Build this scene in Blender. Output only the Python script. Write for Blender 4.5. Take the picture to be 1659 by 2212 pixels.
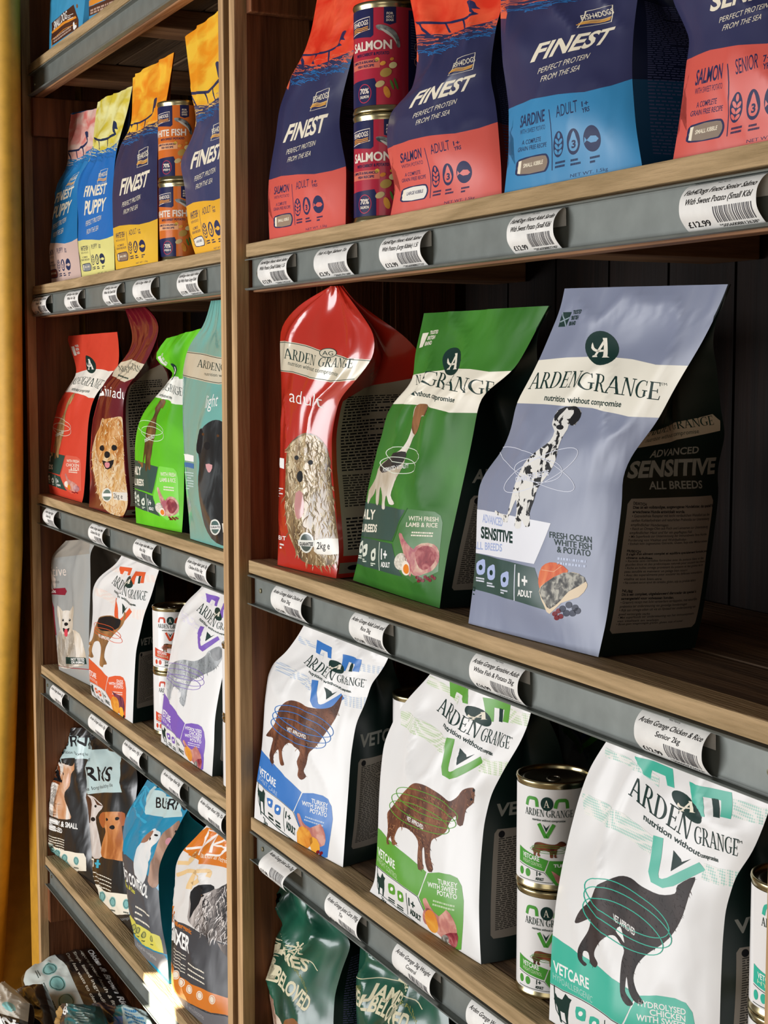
import bpy, math, random
import numpy as np
from mathutils import Vector, noise, geometry
random.seed(7)
for _o in list(bpy.data.objects): bpy.data.objects.remove(_o)
sc = bpy.context.scene
COL = sc.collection

# ---------------------------------------------------------------- camera
F = 3300.0; TH = math.atan(314/3300.0); PH = math.radians(153.82)
CX, CY = 829.5, 1106.0
_h = np.array([math.cos(PH), math.sin(PH), 0.0]); _r = np.array([math.sin(PH), -math.cos(PH), 0.0])
_z = np.array([0, 0, 1.0])
FW = _h*math.cos(TH) - _z*math.sin(TH); UPV = _h*math.sin(TH) + _z*math.cos(TH)
CAM = np.array([0, 0, 1.55])
D = 0.74                       # distance from the lens to the front plane of the shelving
cd = bpy.data.cameras.new('camera'); cam = bpy.data.objects.new('camera', cd); COL.objects.link(cam)
cd.sensor_fit = 'HORIZONTAL'; cd.sensor_width = 36; cd.lens = 36*F/1659; cd.clip_start = .05
cam.location = CAM; cam.rotation_euler = Vector(FW).to_track_quat('-Z', 'Y').to_euler()
sc.camera = cam

# ---------------------------------------------------------------- light
sc.view_settings.view_transform = 'Standard'; sc.view_settings.look = 'None'
sc.view_settings.gamma = 1; sc.view_settings.exposure = -.32
w = bpy.data.worlds.new('world'); sc.world = w; w.use_nodes = True
w.node_tree.nodes['Background'].inputs[0].default_value = (1, .93, .84, 1)
w.node_tree.nodes['Background'].inputs[1].default_value = .13
def area(name, loc, target, sx, sy, power, col, spread=180):
    l = bpy.data.lights.new(name, 'AREA'); l.shape = 'RECTANGLE'; l.size = sx; l.size_y = sy
    l.energy = power; l.color = col; l.spread = math.radians(spread)
    o = bpy.data.objects.new(name, l); COL.objects.link(o); o.location = loc
    o.rotation_euler = (Vector(target)-Vector(loc)).to_track_quat('-Z', 'Y').to_euler(); return o
area('shop_window_light', (-2.65, -2.5, 1.15), (-1.6, .8, 1.25), 2.2, 1.7, 150, (.97, .98, 1))
area('warm_fill_light', (1.2, -2.6, 1.5), (-1.3, .8, 1.3), 1.6, 1.8, 20, (1, .93, .84))  # weak warm fill lamp added on the right as faint bounce; no doorway there
sp = bpy.data.lights.new('low_sun_beam', 'SPOT'); sp.energy = 20000; sp.spot_size = math.radians(2.0); sp.spot_blend = .05
sp.shadow_soft_size = .01; sp.color = (1, .93, .8)
so = bpy.data.objects.new('low_sun_beam', sp); COL.objects.link(so); so.location = (-3.2, -3.6, 2.75)
so.rotation_euler = (Vector((-2.345, .722, .49))-so.location).to_track_quat('-Z', 'Y').to_euler()

# ---------------------------------------------------------------- geometry helpers
def ray(x, y): return FW + _r*(x-CX)/F + UPV*(CY-y)/F
def at_depth(x, y, Y): d = ray(x, y); return CAM + d*(Y/d[1])
def project(P):
    v = P-CAM; z = v@FW
    return np.stack([CX+F*(v@_r)/z, CY-F*(v@UPV)/z], -1)
def lin(h):
    if isinstance(h, tuple): return h
    o = []
    for i in (0, 2, 4):
        c = int(h[i:i+2], 16)/255; o.append(c/12.92 if c < .04045 else ((c+.055)/1.055)**2.4)
    return tuple(o)
MC = {}
def base_mat(name, rough=.5, metal=0, spec=.5):
    m = bpy.data.materials.new(name); m.use_nodes = True; b = m.node_tree.nodes['Principled BSDF']
    b.inputs['Roughness'].default_value = rough; b.inputs['Metallic'].default_value = metal
    b.inputs['Specular IOR Level'].default_value = spec
    return m, m.node_tree, b
def film(hexc, rough=.42, bump=.25, coat=0):
    """printed plastic film: flat ink colour, crinkled surface"""
    k = ('film', hexc, rough, bump, coat)
    if k in MC: return MC[k]
    m, t, b = base_mat('printed_film', rough, 0, .5 if bump else .15); b.inputs['Base Color'].default_value = (*lin(hexc), 1)
    if coat: b.inputs['Coat Weight'].default_value = coat; b.inputs['Coat Roughness'].default_value = .12
    if bump:
        tc = t.nodes.new('ShaderNodeTexCoord'); mp = t.nodes.new('ShaderNodeMapping'); mp.inputs['Rotation'].default_value = (.3, .5, .4)
        mp.inputs['Scale'].default_value = (1, 1, .45)
        n = t.nodes.new('ShaderNodeTexNoise'); n.inputs['Scale'].default_value = 13; n.inputs['Detail'].default_value = 2.5; n.inputs['Distortion'].default_value = .5
        bp = t.nodes.new('ShaderNodeBump'); bp.inputs['Strength'].default_value = bump*.5; bp.inputs['Distance'].default_value = .02
        t.links.new(tc.outputs['Object'], mp.inputs[0]); t.links.new(mp.outputs[0], n.inputs['Vector'])
        t.links.new(n.outputs['Fac'], bp.inputs['Height']); t.links.new(bp.outputs[0], b.inputs['Normal'])
    MC[k] = m; return m
def mott(a, c, d=None, scale=60, zs=.5, rough=.45, bump=.25, coat=0, lo=.38, hi=.62, rot=0.6):
    """printed picture: mottled ink of two or three colours (fur, meat, sky, granite)"""
    k = ('mott', a, c, d, scale, zs, rough, coat, lo, hi, rot)
    if k in MC: return MC[k]
    m, t, b = base_mat('printed_picture', rough, 0, .5 if coat else .2)
    if coat: b.inputs['Coat Weight'].default_value = coat; b.inputs['Coat Roughness'].default_value = .12
    tc = t.nodes.new('ShaderNodeTexCoord'); mp = t.nodes.new('ShaderNodeMapping'); mp.inputs['Scale'].default_value = (1, 1, zs); mp.inputs['Rotation'].default_value = (0, rot, .2)
    n = t.nodes.new('ShaderNodeTexNoise'); n.inputs['Scale'].default_value = scale; n.inputs['Detail'].default_value = 6; n.inputs['Distortion'].default_value = .6
    r = t.nodes.new('ShaderNodeValToRGB'); e = r.color_ramp.elements
    e[0].position = lo; e[0].color = (*lin(a), 1); e[1].position = hi; e[1].color = (*lin(c), 1)
    if d: x = e.new((lo+hi)/2); x.color = (*lin(d), 1)
    t.links.new(tc.outputs['Object'], mp.inputs[0]); t.links.new(mp.outputs[0], n.inputs['Vector'])
    t.links.new(n.outputs['Fac'], r.inputs[0]); t.links.new(r.outputs[0], b.inputs['Base Color'])
    MC[k] = m; return m
def dots(a, c, scale=420):
    """halftone dot screen"""
    k = ('dots', a, c)
    if k in MC: return MC[k]
    m, t, b = base_mat('halftone_print', .45)
    tc = t.nodes.new('ShaderNodeTexCoord'); v = t.nodes.new('ShaderNodeTexVoronoi'); v.inputs['Scale'].default_value = scale; v.inputs['Randomness'].default_value = 0
    r = t.nodes.new('ShaderNodeValToRGB'); e = r.color_ramp.elements; e[0].position = .38; e[0].color = (*lin(a), 1); e[1].position = .5; e[1].color = (*lin(c), 1)
    t.links.new(tc.outputs['Object'], v.inputs['Vector']); t.links.new(v.outputs['Distance'], r.inputs[0]); t.links.new(r.outputs[0], b.inputs['Base Color'])
    MC[k] = m; return m
def wood(name, dark, light, axis, rough=.6, scale=9, bump=.3, knots=True, spec=.3):
    k = (name,)
    if k in MC: return MC[k]
    m, t, b = base_mat(name, rough, 0, spec); N = t.nodes.new; L = t.links.new
    tc = N('ShaderNodeTexCoord'); mp = N('ShaderNodeMapping'); s = [1, 1, 1]; s[axis] = .07; mp.inputs['Scale'].default_value = s
    n1 = N('ShaderNodeTexNoise'); n1.inputs['Scale'].default_value = scale; n1.inputs['Detail'].default_value = 3; n1.inputs['Distortion'].default_value = .8
    wv = N('ShaderNodeMath'); wv.operation = 'MULTIPLY'; wv.inputs[1].default_value = 14
    fr = N('ShaderNodeMath'); fr.operation = 'PINGPONG'; fr.inputs[1].default_value = 1
    n2 = N('ShaderNodeTexNoise'); n2.inputs['Scale'].default_value = scale*25; n2.inputs['Detail'].default_value = 4
    mx = N('ShaderNodeMix'); mx.data_type = 'FLOAT'; mx.inputs[0].default_value = .55
    r = N('ShaderNodeValToRGB'); e = r.color_ramp.elements; e[0].position = .2; e[0].color = (*lin(dark), 1); e[1].position = .8; e[1].color = (*lin(light), 1)
    L(tc.outputs['Object'], mp.inputs[0]); L(mp.outputs[0], n1.inputs['Vector']); L(mp.outputs[0], n2.inputs['Vector'])
    L(n1.outputs['Fac'], wv.inputs[0]); L(wv.outputs[0], fr.inputs[0]); L(fr.outputs[0], mx.inputs[2]); L(n2.outputs['Fac'], mx.inputs[3])
    L(mx.outputs[0], r.inputs[0])
    last = r.outputs[0]
    if knots:
        m2 = N('ShaderNodeMapping'); s2 = [1, 1, 1]; s2[axis] = .35; m2.inputs['Scale'].default_value = s2
        v = N('ShaderNodeTexVoronoi'); v.inputs['Scale'].default_value = 8; L(tc.outputs['Object'], m2.inputs[0]); L(m2.outputs[0], v.inputs['Vector'])
        rr = N('ShaderNodeValToRGB'); q = rr.color_ramp.elements; q[0].position = .03; q[0].color = (.25, .18, .12, 1); q[1].position = .12; q[1].color = (1, 1, 1, 1)
        mm = N('ShaderNodeMix'); mm.data_type = 'RGBA'; mm.blend_type = 'MULTIPLY'; mm.inputs[0].default_value = .8
        L(v.outputs['Distance'], rr.inputs[0]); L(last, mm.inputs[6]); L(rr.outputs[0], mm.inputs[7]); last = mm.outputs[2]
    L(last, b.inputs['Base Color'])
    bp = N('ShaderNodeBump'); bp.inputs['Strength'].default_value = bump; bp.inputs['Distance'].default_value = .003
    L(n2.outputs['Fac'], bp.inputs['Height']); L(bp.outputs[0], b.inputs['Normal'])
    MC[k] = m; return m
def plain(name, hexc, rough=.5, metal=0, spec=.5):
    k = (name, hexc)
    if k in MC: return MC[k]
    m, t, b = base_mat(name, rough, metal, spec)
    n = t.nodes.new('ShaderNodeTexNoise'); n.inputs['Scale'].default_value = 35; n.inputs['Detail'].default_value = 5
    tc = t.nodes.new('ShaderNodeTexCoord'); t.links.new(tc.outputs['Object'], n.inputs['Vector'])
    r = t.nodes.new('ShaderNodeValToRGB'); c = lin(hexc); e = r.color_ramp.elements
    e[0].position = .3; e[0].color = (*[x*.86 for x in c], 1); e[1].position = .7; e[1].color = (*[min(1, x*1.08) for x in c], 1)
    t.links.new(n.outputs['Fac'], r.inputs[0]); t.links.new(r.outputs[0], b.inputs['Base Color'])
    MC[k] = m; return m

def link(name, me, parent=None, mats=()):
    o = bpy.data.objects.new(name, me); COL.objects.link(o)
    for m in mats: me.materials.append(m)
    if parent: o.parent = parent
    return o
def tag(o, label=None, cat=None, group=None, kind=None):
    if label: o['label'] = label
    if cat: o['category'] = cat
    if group: o['group'] = group
    if kind: o['kind'] = kind
    return o
def empty(name, loc, label, cat, group=None):
    o = bpy.data.objects.new(name, None); COL.objects.link(o); o.location = loc; o.empty_display_size = .02
    return tag(o, label, cat, group)
import bmesh
def box_bm(bm, x0, x1, y0, y1, z0, z1, mi=0):
    vs = [bm.verts.new((x, y, z)) for x in (x0, x1) for y in (y0, y1) for z in (z0, z1)]
    for f in ((0, 1, 3, 2), (4, 6, 7, 5), (0, 4, 5, 1), (2, 3, 7, 6), (0, 2, 6, 4), (1, 5, 7, 3)):
        bm.faces.new([vs[i] for i in f]).material_index = mi
def box(name, x0, x1, y0, y1, z0, z1, mat, parent=None, bev=.0015):
    bm = bmesh.new(); box_bm(bm, x0, x1, y0, y1, z0, z1)
    if bev: bmesh.ops.bevel(bm, geom=bm.edges[:], offset=bev, segments=2, affect='EDGES', profile=.6)
    bmesh.ops.recalc_face_normals(bm, faces=bm.faces[:])
    me = bpy.data.meshes.new(name); bm.to_mesh(me); bm.free()
    return link(name, me, parent, [mat])

# ---------------------------------------------------------------- printing on curved surfaces
TXT = {}
def text_tris(s, bold=0.0):
    k = (s, bold)
    if k in TXT: return TXT[k]
    cu = bpy.data.curves.new('t', 'FONT'); cu.body = s; cu.offset = bold; cu.resolution_u = 3; cu.size = 1
    o = bpy.data.objects.new('t', cu); COL.objects.link(o); me = o.to_mesh(); me.calc_loop_triangles()
    v = np.zeros(len(me.vertices)*3); me.vertices.foreach_get('co', v); v = v.reshape(-1, 3)[:, :2]
    t = np.array([lt.vertices[:] for lt in me.loop_triangles], int).reshape(-1, 3)
    tr = v[t] if len(t) else np.zeros((0, 3, 2))
    o.to_mesh_clear(); bpy.data.objects.remove(o); bpy.data.curves.remove(cu)
    if len(tr):
        tr = tr.copy(); tr[..., 0] -= tr[..., 0].min(); wd = tr[..., 0].max(); tr[..., 0] /= wd; tr[..., 1] /= .70
    TXT[k] = tr; return tr
# serif capitals, drawn as strokes in a unit-high box: (polygons, advance)
def _arc(cx, cy, rx, ry, a0, a1, t0, t1, n=10):
    """crescent stroke: thickness t0 at the ends, t1 in the middle"""
    o, i = [], []
    for k in range(n+1):
        a = math.radians(a0+(a1-a0)*k/n); th = t0+(t1-t0)*math.sin(math.pi*k/n)
        o.append((cx+rx*math.cos(a), cy+ry*math.sin(a))); i.append((cx+(rx-th)*math.cos(a), cy+(ry-th*.5)*math.sin(a)))
    return o+i[::-1]
def _ser(x0, x1, y, up=1): return [(x0, y), (x1, y), (x1, y+.05*up), (x0, y+.05*up)]
SER = {
 'A': ([[(.36, 1), (.46, 1), (.84, 0), (.66, 0)], [(.36, 1), (.42, .9), (.15, 0), (.08, 0)], [(.2, .32), (.6, .32), (.6, .37), (.2, .37)], _ser(0, .24, 0), _ser(.58, .92, 0)], .9),
 'R': ([[(.1, 0), (.25, 0), (.25, 1), (.1, 1)], _arc(.28, .73, .36, .27, -90, 90, .05, .15), [(.2, .95), (.32, .95), (.32, 1), (.2, 1)], [(.2, .46), (.36, .46), (.36, .51), (.2, .51)], [(.3, .48), (.46, .48), (.86, 0), (.68, 0)], _ser(.02, .34, 0), _ser(.02, .2, .95), _ser(.64, .92, 0)], .86),
 'D': ([[(.1, 0), (.25, 0), (.25, 1), (.1, 1)], _arc(.3, .5, .5, .5, -90, 90, .05, .17, 14), [(.2, .95), (.32, .95), (.32, 1), (.2, 1)], [(.2, 0), (.32, 0), (.32, .05), (.2, .05)], _ser(.02, .2, 0), _ser(.02, .2, .95)], .88),
 'E': ([[(.1, 0), (.25, 0), (.25, 1), (.1, 1)], _ser(.02, .62, 0), _ser(.02, .6, .95), [(.2, .47), (.5, .47), (.5, .52), (.2, .52)], [(.56, 0), (.62, 0), (.66, .24), (.62, .24)], [(.55, 1), (.6, 1), (.6, .78), (.57, .78)], [(.47, .38), (.51, .38), (.51, .62), (.47, .62)]], .7),
 'N': ([[(.12, 0), (.18, 0), (.18, 1), (.12, 1)], [(.08, 1), (.26, 1), (.78, 0), (.68, 0)], [(.72, 0), (.78, 0), (.78, 1), (.72, 1)], _ser(.02, .3, 0), _ser(0, .18, .95), _ser(.6, .9, .95)], .92),
 'G': ([_arc(.5, .5, .48, .5, 50, 320, .04, .17, 18), [(.68, .08), (.82, .14), (.82, .44), (.68, .44)], _ser(.56, .92, .41), [(.74, .98), (.8, .98), (.8, .72), (.76, .72)]], .95),
 ' ': ([], .3)}
def serif_tris(s):
    k = ('serif', s)
    if k in TXT: return TXT[k]
    x = 0; out = []
    for c in s:
        ps, adv = SER[c]
        for p in ps:
            out += [np.array(t) for t in tess([(a+x, b) for a, b in p])]
        x += adv
    tr = np.array(out); tr[..., 0] /= x; TXT[k] = tr; return tr
def tess(p, holes=()):
    loops = [[Vector((a, b, 0)) for a, b in l] for l in [p, *holes]]
    fl = [(v.x, v.y) for l in loops for v in l]
    return [[fl[i] for i in t] for t in geometry.tessellate_polygon(loops)]
def ell_pts(c, rx, ry, rot=0, n=28):
    ca, sa = math.cos(math.radians(rot)), math.sin(math.radians(rot)); o = []
    for k in range(n):
        a = 2*math.pi*k/n; x, y = rx*math.cos(a), ry*math.sin(a); o.append((c[0]+x*ca-y*sa, c[1]+x*sa+y*ca))
    return o
def smooth(pts, n=4, closed=True):
    P = [np.array(p, float) for p in pts]; m = len(P); o = []
    for i in range(m if closed else m-1):
        p0, p1, p2, p3 = (P[(i-1) % m], P[i], P[(i+1) % m], P[(i+2) % m]) if closed else (P[max(i-1, 0)], P[i], P[i+1], P[min(i+2, m-1)])
        for k in range(n):
            t = k/n; q = .5*((2*p1)+(p2-p0)*t+(2*p0-5*p1+4*p2-p3)*t*t+(3*p1-p0-3*p2+p3)*t**3); o.append(tuple(q))
    if not closed: o.append(tuple(P[-1]))
    return o
class Art:
    def __init__(s): s.L = []
    def tris(s, t, mat, l=2):
        t = np.asarray(t, float).reshape(-1, 3, 2)
        if len(t): s.L.append((t, mat, l))
    def poly(s, p, mat, l=1, sm=0, holes=()):
        if sm: p = smooth(p, sm)
        s.tris(tess(p, holes), mat, l)
    def ell(s, c, rx, ry, mat, l=2, rot=0): s.poly(ell_pts(c, rx, ry, rot), mat, l)
    def ring(s, c, rx, ry, w, mat, l=3, rot=0):
        s.line(ell_pts(c, rx, ry, rot, 40), w, mat, l, closed=True)
    def line(s, p, wd, mat, l=3, closed=False, sm=0):
        if sm: p = smooth(p, sm, closed)
        P = [np.array(q, float) for q in p]; n = len(P); L, R = [], []
        for i in range(n):
            a = P[i-1] if (i or closed) else P[i]; b = P[(i+1) % n] if (i < n-1 or closed) else P[i]
            d = b-a; d = d/(np.hypot(*d)+1e-9); nn = np.array([-d[1], d[0]])*wd/2; L.append(P[i]+nn); R.append(P[i]-nn)
        t = []
        for i in range(n if closed else n-1):
            j = (i+1) % n; t += [[L[i], L[j], R[j]], [L[i], R[j], R[i]]]
        s.tris(t, mat, l)
    def text(s, st, p0, p1, h, mat, l=4, bold=0.0, up=None, serif=False, arc=0):
        """st runs from p0 to p1 along the baseline, capitals h high; up = direction of the capitals' height"""
        tr = serif_tris(st) if serif else text_tris(st, bold)
        if not len(tr): return
        p0 = np.array(p0, float); p1 = np.array(p1, float); d = p1-p0
        u = np.array(up, float) if up is not None else s.UP*h
        X = tr[..., 0:1]; Y = tr[..., 1:2]
        s.tris(p0 + X*d + Y*u + (4*X*(1-X))*(u/(np.hypot(*u)+1e-9))*arc, mat, l)
    UP = np.array([0, -1.0])
    def bars(s, p0, ex, ey, n, mat, l=4, fill=.5, seed=1, wd=.9):
        """n lines of text too small to read: words as short strokes in the box p0 + ex (line) + ey (down the page)"""
        rn = random.Random(seed); p0 = np.array(p0, float); ex = np.array(ex, float); ey = np.array(ey, float); t = []
        for i in range(n):
            y = (i+.25)/n; y2 = (i+.25+fill)/n; x = 0; end = wd if rn.random() > .18 else wd*rn.uniform(.3, .8)
            while x < end:
                w_ = rn.uniform(.03, .11); x2 = min(x+w_, end)
                a, b, c, d = p0+ex*x+ey*y, p0+ex*x2+ey*y, p0+ex*x2+ey*y2, p0+ex*x+ey*y2
                t += [[a, b, c], [a, c, d]]; x = x2+.018
        s.tris(t, mat, l)
def split(tr, mid, ax, c):
    s_ = (tr[:, :, ax] if isinstance(ax, int) else tr@ax)-c; s_ = np.where(np.abs(s_) < 1e-7, 1e-7, s_); p = s_ > 0; cr = (p.sum(1) % 3) != 0
    if not cr.any(): return tr, mid
    T = tr[cr]; S = s_[cr]; P = p[cr]; M = mid[cr]
    lone = np.where((P.sum(1) == 1)[:, None], P, ~P).argmax(1); idx = (lone[:, None]+np.arange(3)) % 3; ar = np.arange(len(T))[:, None]
    T = T[ar, idx]; S = S[ar, idx]
    t1 = (S[:, 0]/(S[:, 0]-S[:, 1]))[:, None]; t2 = (S[:, 0]/(S[:, 0]-S[:, 2]))[:, None]
    a = T[:, 0]+(T[:, 1]-T[:, 0])*t1; b = T[:, 0]+(T[:, 2]-T[:, 0])*t2
    new = np.concatenate([np.stack([T[:, 0], a, b], 1), np.stack([a, T[:, 1], T[:, 2]], 1), np.stack([a, T[:, 2], b], 1)])
    return np.concatenate([tr[~cr], new]), np.concatenate([mid[~cr], np.tile(M, 3)])
def slices(tr, mid, ax, cs):
    """cut the triangles along every line of the list cs"""
    if not len(cs) or not len(tr): return [(tr, mid)]
    m = len(cs)//2; tr, mid = split(tr, mid, ax, cs[m]); c = tr.mean(1); key = (c[:, ax] if isinstance(ax, int) else c@ax) < cs[m]
    return slices(tr[key], mid[key], ax, cs[:m])+slices(tr[~key], mid[~key], ax, cs[m+1:])
def cut(tr, mid, ax, cs):
    q = slices(tr, mid, ax, list(cs)); return np.concatenate([a for a, b in q]), np.concatenate([b for a, b in q])
class Surf:
    """a curved sheet as a grid of points; prints are laid onto it"""
    def __init__(s, P, Q=None, flip=False):
        s.P = P; s.nv, s.nu = P.shape[0]-1, P.shape[1]-1
        du = np.gradient(P, axis=1); dv = np.gradient(P, axis=0); N = np.cross(du, dv)
        N /= (np.linalg.norm(N, axis=2, keepdims=True)+1e-12); s.N = -N if flip else N; s.flip = flip
        s.Q = project(Q if Q is not None else P)
    def bil(s, G, u, v):
        x = np.clip(u, 0, 1)*s.nu; y = np.clip(v, 0, 1)*s.nv; i = np.minimum(x.astype(int), s.nu-1); j = np.minimum(y.astype(int), s.nv-1)
        x = (x-i)[:, None]; y = (y-j)[:, None]
        a, b, c, d = G[j, i], G[j, i+1], G[j+1, i+1], G[j+1, i]
        return np.where(x >= y, a+x*(b-a)+y*(c-b), a+y*(d-a)+x*(c-d))
    def inv(s, pts):
        G = s.Q; sh = pts.shape; p, back = np.unique(np.round(pts.reshape(-1, 2), 3), axis=0, return_inverse=True); back = back.reshape(-1); U = np.zeros(len(p)); V = np.zeros(len(p)); fl = G.reshape(-1, 2); fl2 = (fl**2).sum(1)
        for a in range(0, len(p), 2000):
            d = (fl2[None]-2*(p[a:a+2000]@fl.T)).argmin(1); V[a:a+2000] = d//(s.nu+1); U[a:a+2000] = d % (s.nu+1)
        for _ in range(10):
            i = np.clip(U.astype(int), 0, s.nu-1); j = np.clip(V.astype(int), 0, s.nv-1); x = (U-i)[:, None]; y = (V-j)[:, None]
            a, b, c, d = G[j, i], G[j, i+1], G[j+1, i], G[j+1, i+1]
            q = a*(1-x)*(1-y)+b*x*(1-y)+c*(1-x)*y+d*x*y; gu = (b-a)*(1-y)+(d-c)*y; gv = (c-a)*(1-x)+(d-b)*x
            r = p-q; det = gu[:, 0]*gv[:, 1]-gu[:, 1]*gv[:, 0]; det = np.where(np.abs(det) < 1e-6, 1e-6, det)
            du = np.clip((r[:, 0]*gv[:, 1]-r[:, 1]*gv[:, 0])/det, -4, 4); dv = np.clip((gu[:, 0]*r[:, 1]-gu[:, 1]*r[:, 0])/det, -4, 4)
            U = np.clip(U+du, -s.nu*.6, s.nu*1.6); V = np.clip(V+dv, -s.nv*.5, s.nv*1.5)
        return np.stack([U/s.nu, V/s.nv], -1)[back].reshape(sh)
    def build(s, name, basemat, arts, parent=None, off=.00010, step=.00003):
        """arts: list of (Art, converter from drawing coordinates to sheet coordinates)"""
        nv, nu = s.nv, s.nu
        V = [s.P.reshape(-1, 3)]; NN = [s.N.reshape(-1, 3)]
        ii = np.arange((nv+1)*(nu+1)).reshape(nv+1, nu+1)
        q = np.concatenate([np.stack([ii[:-1, :-1], ii[:-1, 1:], ii[1:, 1:]], -1).reshape(-1, 3), np.stack([ii[:-1, :-1], ii[1:, 1:], ii[1:, :-1]], -1).reshape(-1, 3)])
        if s.flip: q = q[:, ::-1]
        faces = q.tolist(); fm = [0]*len(faces); mats = [basemat]; T, MI, LV = [], [], []
        for art, conv in arts:
            if not art.L: continue
            for t, m, l in art.L:
                if m not in mats: mats.append(m)
            t = np.concatenate([q[0] for q in art.L]); cd_ = np.concatenate([np.full(len(q[0]), mats.index(q[1])*64+int(q[2])) for q in art.L])
            if conv:
                for ax in (0, 1):
                    t, cd_ = cut(t, cd_, ax, np.arange(math.floor(t[..., ax].min()/34)*34+34, t[..., ax].max(), 34))
                t = conv(t)
            T.append(t); MI.append(cd_)
        if T:
            T = np.concatenate(T); code = np.concatenate(MI)
            ok = (T[..., 0].max(1) > 0) & (T[..., 0].min(1) < 1) & (T[..., 1].max(1) > 0) & (T[..., 1].min(1) < 1) & (np.ptp(T[..., 0], axis=1) < 1.6)
            T, code = T[ok], code[ok]
            T, code = cut(T, code, 0, [k/nu for k in range(nu+1)]); T, code = cut(T, code, 1, [k/nv for k in range(nv+1)])
            T, code = cut(T, code, np.array([nu, -nv], float), range(-nv, nu+1))
            c = T.mean(1); a = T[:, 1]-T[:, 0]; b = T[:, 2]-T[:, 0]; cr = a[:, 0]*b[:, 1]-a[:, 1]*b[:, 0]
            ok = (c > 0).all(1) & (c < 1).all(1) & (np.abs(cr) > 1e-9)
            T, code, cr = T[ok], code[ok], cr[ok]
            neg = cr < 0; T[neg] = T[neg][:, ::-1]
            if s.flip: T = T[:, ::-1]
            uv = T.reshape(-1, 2); n = s.bil(s.N, uv[:, 0], uv[:, 1]); n /= (np.linalg.norm(n, axis=1, keepdims=True)+1e-9)
            P = s.bil(s.P, uv[:, 0], uv[:, 1]) + n*(off+step*np.repeat(code % 64, 3))[:, None]
            b0 = len(V[0]); V.append(P); NN.append(n)
            faces += (np.arange(len(T)*3).reshape(-1, 3)+b0).tolist(); fm += (code//64).tolist()
        V = np.concatenate(V); NN = np.concatenate(NN)
        me = bpy.data.meshes.new(name); me.from_pydata(V.tolist(), [], faces); me.polygons.foreach_set('material_index', fm)
        me.polygons.foreach_set('use_smooth', [True]*len(faces)); me.normals_split_custom_set_from_vertices(NN.tolist())
        o = link(name, me, None, mats)
        if parent is not None: o.parent = parent; o.matrix_parent_inverse = parent.matrix_world.inverted() if False else __import__('mathutils').Matrix.Translation(-Vector(parent.location))
        return o
def grid_mesh(name, P, mat, parent, flip=False):
    return Surf(P, P, flip).build(name, mat, [], parent)
def fr(f):
    f = np.array(f, float)
    return lambda t: t/f[2] + f[:2]
C1 = (0, 0, 3.0164); C2 = (0, 600, 3.0164); C3 = (0, 1100, 3.0164); C4 = (0, 1512, 3.0164)
D1 = (500, 0, 2.765); D2 = (1059, 0, 2.765); D3 = (500, 600, 2.765); D4 = (959, 560, 2.37)
E2 = (999, 1400, 2.5136); E3 = (500, 1700, 2.5136); E4 = (540, 1350, 2.765)
Z0, Z1, Z3, Z4, Z5 = 2.15, 1.712, 1.29, .934, .527      # shelf tops
# ---------------------------------------------------------------- the shelving
DARK = wood('dark_stained_pine', '55301c', '8a5534', 2, .5, 7, .3)
POST = wood('pale_sawn_pine_upright', '9c7a54', 'd2ab7c', 2, .75, 10, .4, False)
EDGE = wood('brown_stained_pine_side', '4d3018', '7c5230', 2, .7, 10, .4, False)
LIP = wood('pale_pine_shelf_edge', '957c56', 'bfa178', 0, .8, 16, .6)
BOARD = wood('brown_pine_shelf_board', '564434', '84694f', 0, .65, 8, .4)
UNDER = wood('brown_pine_batten', '6e4a30', 'a87a54', 0, .7, 8, .4)
CROSS = wood('brown_pine_cross_batten', '6e4a30', 'a87a54', 1, .7, 8, .4)
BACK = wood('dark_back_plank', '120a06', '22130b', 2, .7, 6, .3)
STEEL = plain('grey_powder_coated_steel', '7b807b', .45, .25)
ZINC = plain('zinc_screw', 'cfc8a8', .3, .9)
HOLE = plain('screw_recess', '15120f', .6)
def screw(x, z, par):
    bm = bmesh.new(); y = D+.0088
    for r0, r1, ya, yb, mi in ((.0034, .0030, y, y-.0016, 0), (.0030, .0012, y-.0016, y-.002, 0), (.0012, 0, y-.002, y-.0012, 1)):
        n = 14; A = [bm.verts.new((x+r0*math.cos(2*math.pi*k/n), ya, z+r0*math.sin(2*math.pi*k/n))) for k in range(n)]
        B = [bm.verts.new((x+max(r1, 1e-5)*math.cos(2*math.pi*k/n), yb, z+max(r1, 1e-5)*math.sin(2*math.pi*k/n))) for k in range(n)]
        for k in range(n): bm.faces.new((A[k], A[(k+1) % n], B[(k+1) % n], B[k])).material_index = mi
    me = bpy.data.meshes.new('screw'); bm.to_mesh(me); bm.free(); return link('screw', me, par, [ZINC, HOLE])
def sweep(name, prof, x0, x1, mat, par, th=.0012):
    """sheet metal: a profile in (y, z) run along x, with real thickness"""
    P = [np.array(p) for p in prof]; L, R = [], []
    for i in range(len(P)):
        a = P[max(i-1, 0)]; b = P[min(i+1, len(P)-1)]; d = (b-a)/np.hypot(*(b-a)); n = np.array([-d[1], d[0]])*th/2; L.append(P[i]+n); R.append(P[i]-n)
    lp = L+R[::-1]; n = len(lp); v = [(x0, *q) for q in lp]+[(x1, *q) for q in lp]
    f = [(i, (i+1) % n, n+(i+1) % n, n+i) for i in range(n)]+[tuple(range(n))[::-1], tuple(range(n, 2*n))]
    me = bpy.data.meshes.new(name); me.from_pydata(v, [], f)
    bm = bmesh.new(); bm.from_mesh(me); bmesh.ops.recalc_face_normals(bm, faces=bm.faces[:]); bm.to_mesh(me); bm.free()
    return link(name, me, par, [mat])
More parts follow.
